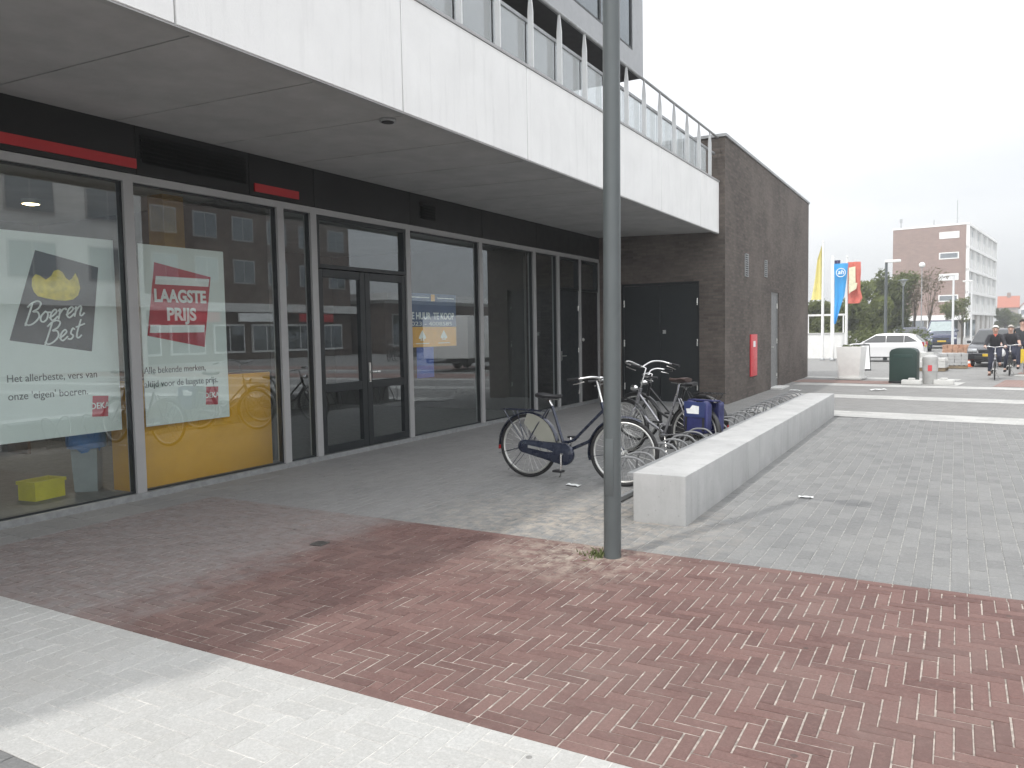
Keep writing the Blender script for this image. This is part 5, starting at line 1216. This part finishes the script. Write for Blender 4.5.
for k, z in enumerate((4.6, 7.3, 10.0, 12.6)):
    f = MB(); y0, y1, x0, x1 = -.05, -.002, -3.3, -1.05; zt = z+.85
    f.box((x0,y0,z),(x1,y1,z+.12)).box((x0,y0,zt-.12),(x1,y1,zt)).box((x0,y0,z+.12),(x0+.14,y1,zt-.12)).box((x1-.14,y0,z+.12),(x1,y1,zt-.12))
    f = f.build('window', 'white_paint', ap, smooth=False)
    MB().box((x0+.14,-.03,z+.12),(x1-.14,-.004,zt-.12)).build('pane', 'window_glass' if k in (0, 2) else 'white_metal', f, smooth=False)
# long white side: floors, piers and recessed windows
g = MB(); nb = 5; st = (AH-A0)/4
MB().box((-.55, .36, A0), (-.30, AL, AH)).build('long_wall', 'pale_concrete', ap, smooth=False)
for k in range(5): g.box((-.299, .05, A0+k*st-(.0 if k == 0 else .18)), (.12, AL, A0+k*st+(.3 if k == 0 else .18)-(.18 if k == 4 else 0)))
for k in range(nb+1): g.box((-.299, .05+k*(AL-.5)/nb, A0), (.06, .45+k*(AL-.5)/nb, AH-.18))
for k in range(nb*2): g.box((-.299, 2.2+k*(AL-.5)/nb/2, A0), (.02, 2.36+k*(AL-.5)/nb/2, AH-.18))
g.build('white_grid', 'white_paint', ap, smooth=False)
for fl in range(4):
    for k in range(nb):
        y = .45+k*(AL-.5)/nb; z = A0+fl*st+.3
        wdo = MB().box((-.298, y+.05, z+1.25), (-.24, y+(AL-.5)/nb-.5, z+st-.75)).build('window', 'window_glass', ap, smooth=False)
        MB().box((-.298, y+.05, z+.02), (-.20, y+(AL-.5)/nb-.5, z+1.23)).build('spandrel', 'white_metal', wdo, smooth=False)
for k in range(6): MB().box((-.35, 1+k*5.2, 0), (-.05, 1.4+k*5.2, A0)).build('column', 'white_paint', ap, smooth=False)
for an in (MB().tube([(-1.6,2,AH+.2),(-1.6,2,AH+3.4)], .05, 6).tube([(-1.9,2,AH+1.1),(-1.3,2,AH+1.1)], .05, 6), MB().tube([(-8.0,1,AH+.2),(-8.0,1,AH+1.5)], .07, 6).box((-8.15,.9,AH+1.0),(-7.85,1.1,AH+1.5)), MB().tube([(-4.1,1,AH+.2),(-4.1,1,AH+1.)], .06, 6)): an.build('aerial', 'galv', ap)
def house(x, y, rz, w2, l, eave, ridge, wall, roof, label):
    t = thing('house', label, 'house', (x, y, 0), rz, 'houses at the end of the street')
    MB().add([(-w2,0,0),(w2,0,0),(w2,0,eave),(0,0,ridge),(-w2,0,eave),(-w2,l,0),(w2,l,0),(w2,l,eave),(0,l,ridge),(-w2,l,eave)], [(0,1,2,3,4),(9,8,7,6,5),(1,6,7,2),(5,0,4,9),(2,7,8,3),(3,8,9,4)]).build('wall', wall, t, smooth=False)
    r = MB()
    for s_ in (-1, 1): r.add([(s_*(w2+.4),-.3,eave-.3),(s_*(w2+.4),l+.3,eave-.3),(0,l+.3,ridge+.16),(0,-.3,ridge+.16),(s_*(w2+.4),-.3,eave-.15),(s_*(w2+.4),l+.3,eave-.15),(0,l+.3,ridge+.34),(0,-.3,ridge+.34)], [(0,1,2,3),(7,6,5,4),(0,4,5,1),(1,5,6,2),(3,2,6,7),(0,3,7,4)])
    rf_ = r.build('roof', roof, t, smooth=False)
    MB().box((-.4,l*.4,ridge-.3),(.4,l*.4+.8,ridge+1.2)).build('chimney', 'gable_brick', rf_, smooth=False, uv=True)
    for k in (-1, 1):
        for z in (1.0, 3.8):
            f = MB().box((k*w2*.5-.6,-.06,z),(k*w2*.5+.6,-.001,z+1.4)).build('window', 'white_metal', t, smooth=False); MB().box((k*w2*.5-.5,-.08,z+.1),(k*w2*.5+.5,-.061,z+1.3)).build('pane', 'window_glass', f, smooth=False)
        for j in range(4): MB().box((k*w2-.03 if k < 0 else w2+.001, 1+j*l/4, 3.4),(k*w2-.001 if k < 0 else w2+.03, 2.2+j*l/4, 4.8)).build('window', 'window_glass', t, smooth=False)
    return t
MAT['roof_orange'] = plain('orange_tiles', (.40,.12,.065), .8, var=.15)
house(15.2, 236, R_(-4), 1.4, 14, 5.8, 7.3, 'white_paint', 'roof_orange', 'white gabled house with orange tiled roof at the far end of the street')
house(13.5, 238, R_(86), 2.2, 4.2, 6.0, 8.4, 'gable_brick', 'roof_orange', 'brick house with orange roof behind the white gabled one')
house(20.5, 236, R_(-4), 4.0, 16, 5.5, 8.4, 'white_paint', plain('grey_tiles', (.14,.13,.13), .8), 'white house with grey roof at the right edge of the view')
# ------------------------------------------------------------------ across the square, seen in the shop windows
def block(name, label, x0, x1, y0, y1, h, mat, rows, cols, z0, dz, wh, band=None, uv=True):
    t = thing(name, label, 'building', (0, 0, 0)); MB().box((x0,y0,-.02),(x1,y1,h)).build('wall', mat, t, smooth=False, uv=uv)
    dy = (y1-y0)/cols
    for r in range(rows):
        for c in range(cols):
            y = y0+dy*(c+.2); z = z0+r*dz
            f = MB().box((x0-.06,y,z),(x0-.002,y+dy*.6,z+wh)).build('window', 'mullion', t, smooth=False)
            MB().box((x0-.08,y+.1,z+.1),(x0-.061,y+dy*.3-.05,z+wh-.1)).box((x0-.08,y+dy*.3+.05,z+.1),(x0-.061,y+dy*.6-.1,z+wh-.1)).build('pane', 'window_glass', f, smooth=False)
    if band: MB().box((x0-.7,y0,band[0]),(x0-.001,y1,band[1])).build('canopy', 'pale_concrete', t, smooth=False)
    MB().box((x0-.1,y0-.1,h),(x1+.1,y1+.1,h+.25)).build('roof', 'pale_concrete', t, smooth=False); return t
o1 = block('opposite_flats', 'grey concrete flats across the square, seen only in the glass of the shop', 24, 36, 0, 27.5, 10.6, 'pale_concrete', 2, 7, 4.6, 3.1, 1.8, (3.3, 4.0))
o2 = block('opposite_brick_block', 'brown brick block across the square, mirrored in the second shop window', 30, 42, 28.5, 51, 11.0, 'opp_brick', 2, 7, 5.4, 3.0, 1.7, (3.4, 4.0))
o3 = block('opposite_pavilion', 'low pavilion with white cornice across the square, mirrored beside the glass door', 28, 44, 53, 110, 4.3, 'opp_brick', 1, 12, .6, 3, 2.8, None)
MB().box((27.3,52.6,4.56),(44.3,110.4,5.15)).build('cornice', 'white_paint', o3, smooth=False)
ss = MB().box((29.4,33,2.7),(29.6,37,3.35)).build('shop_sign', 'red_stripe', None, smooth=False); ss.parent = o2
for k in range(6):
    y_ = 30+k*3.4; f = MB().box((29.85,y_,.5),(29.99,y_+2.7,2.55)).build('shop_front', 'white_paint', o2, smooth=False)
    MB().box((29.82,y_+.12,.65),(29.849,y_+1.3,2.4)).box((29.82,y_+1.42,.65),(29.849,y_+2.58,2.4)).build('shop_pane', 'window_glass', f, smooth=False)
MB().box((28.8,38.2,2.7),(29.0,42.5,3.3)).build('shop_sign', 'print_white', o2, smooth=False); MB().box((28.8,44.0,2.7),(29.0,47.5,3.3)).build('shop_sign', 'red_stripe', o2, smooth=False)
for k, (x_, y_, a_) in enumerate(((15.0, 37.0, 70), (15.3, 38.2, 84), (15.1, 39.5, 77))):
    dup(b3, None, (x_, y_, 0), R_(a_), ('black bicycle parked across the square, nearest the brick block shops', 'black bicycle parked across the square, between two others', 'black bicycle parked across the square, nearest the pavilion')[k], 'bicycles parked across the square')
tr_ = thing('market_trailer', 'white closed market trailer standing on the square, mirrored in the glass', 'trailer', (4.6, 30.6, 0), R_(-4))
MB().box((-1.1,-3.2,.55),(1.1,3.2,2.35)).build('body', 'white_paint', tr_, bevel=.05)
for s_ in (-1, 1):
    for yy in (-.5, .4): MB().lathe([(.1,-.1),(.3,-.1),(.32,0),(.3,.1),(.1,.1)], 20, (s_*.95,yy,.32), 'x').build('wheel', 'rubber', tr_)
MB().box((-1.0,-3.1,.35),(1.0,3.1,.549)).build('chassis', 'black_plastic', tr_, smooth=False); MB().tube([(0,-3.2,.5),(0,-4.5,.5)], .05, 8).build('drawbar', 'galv', tr_)
for i, (x, y) in enumerate(((21, 62), (22, 82))): tree(x, y, ('green tree across the square, mirrored right of the letting sign', 'green tree across the square before the far end of the low pavilion')[i], lobes(rd, 2.6, 2.6, 12, 4.6), 2.4, .2, 2600, .22, 'leaf', 80+i)
# ------------------------------------------------------------------ air
hz = MB().box((-60,-30,-1.2),(70,262,26)).build('haze', None or 'far_ground', None, smooth=False)
t = NT('haze_air'); v = t.n('ShaderNodeVolumePrincipled'); v.inputs['Density'].default_value = .002; v.inputs['Color'].default_value = (.93,.95,.97,1); v.inputs['Anisotropy'].default_value = .3
t.l(v.outputs[0], t.out.inputs['Volume']); hz.data.materials[0] = t.m; hz['kind'] = 'stuff'
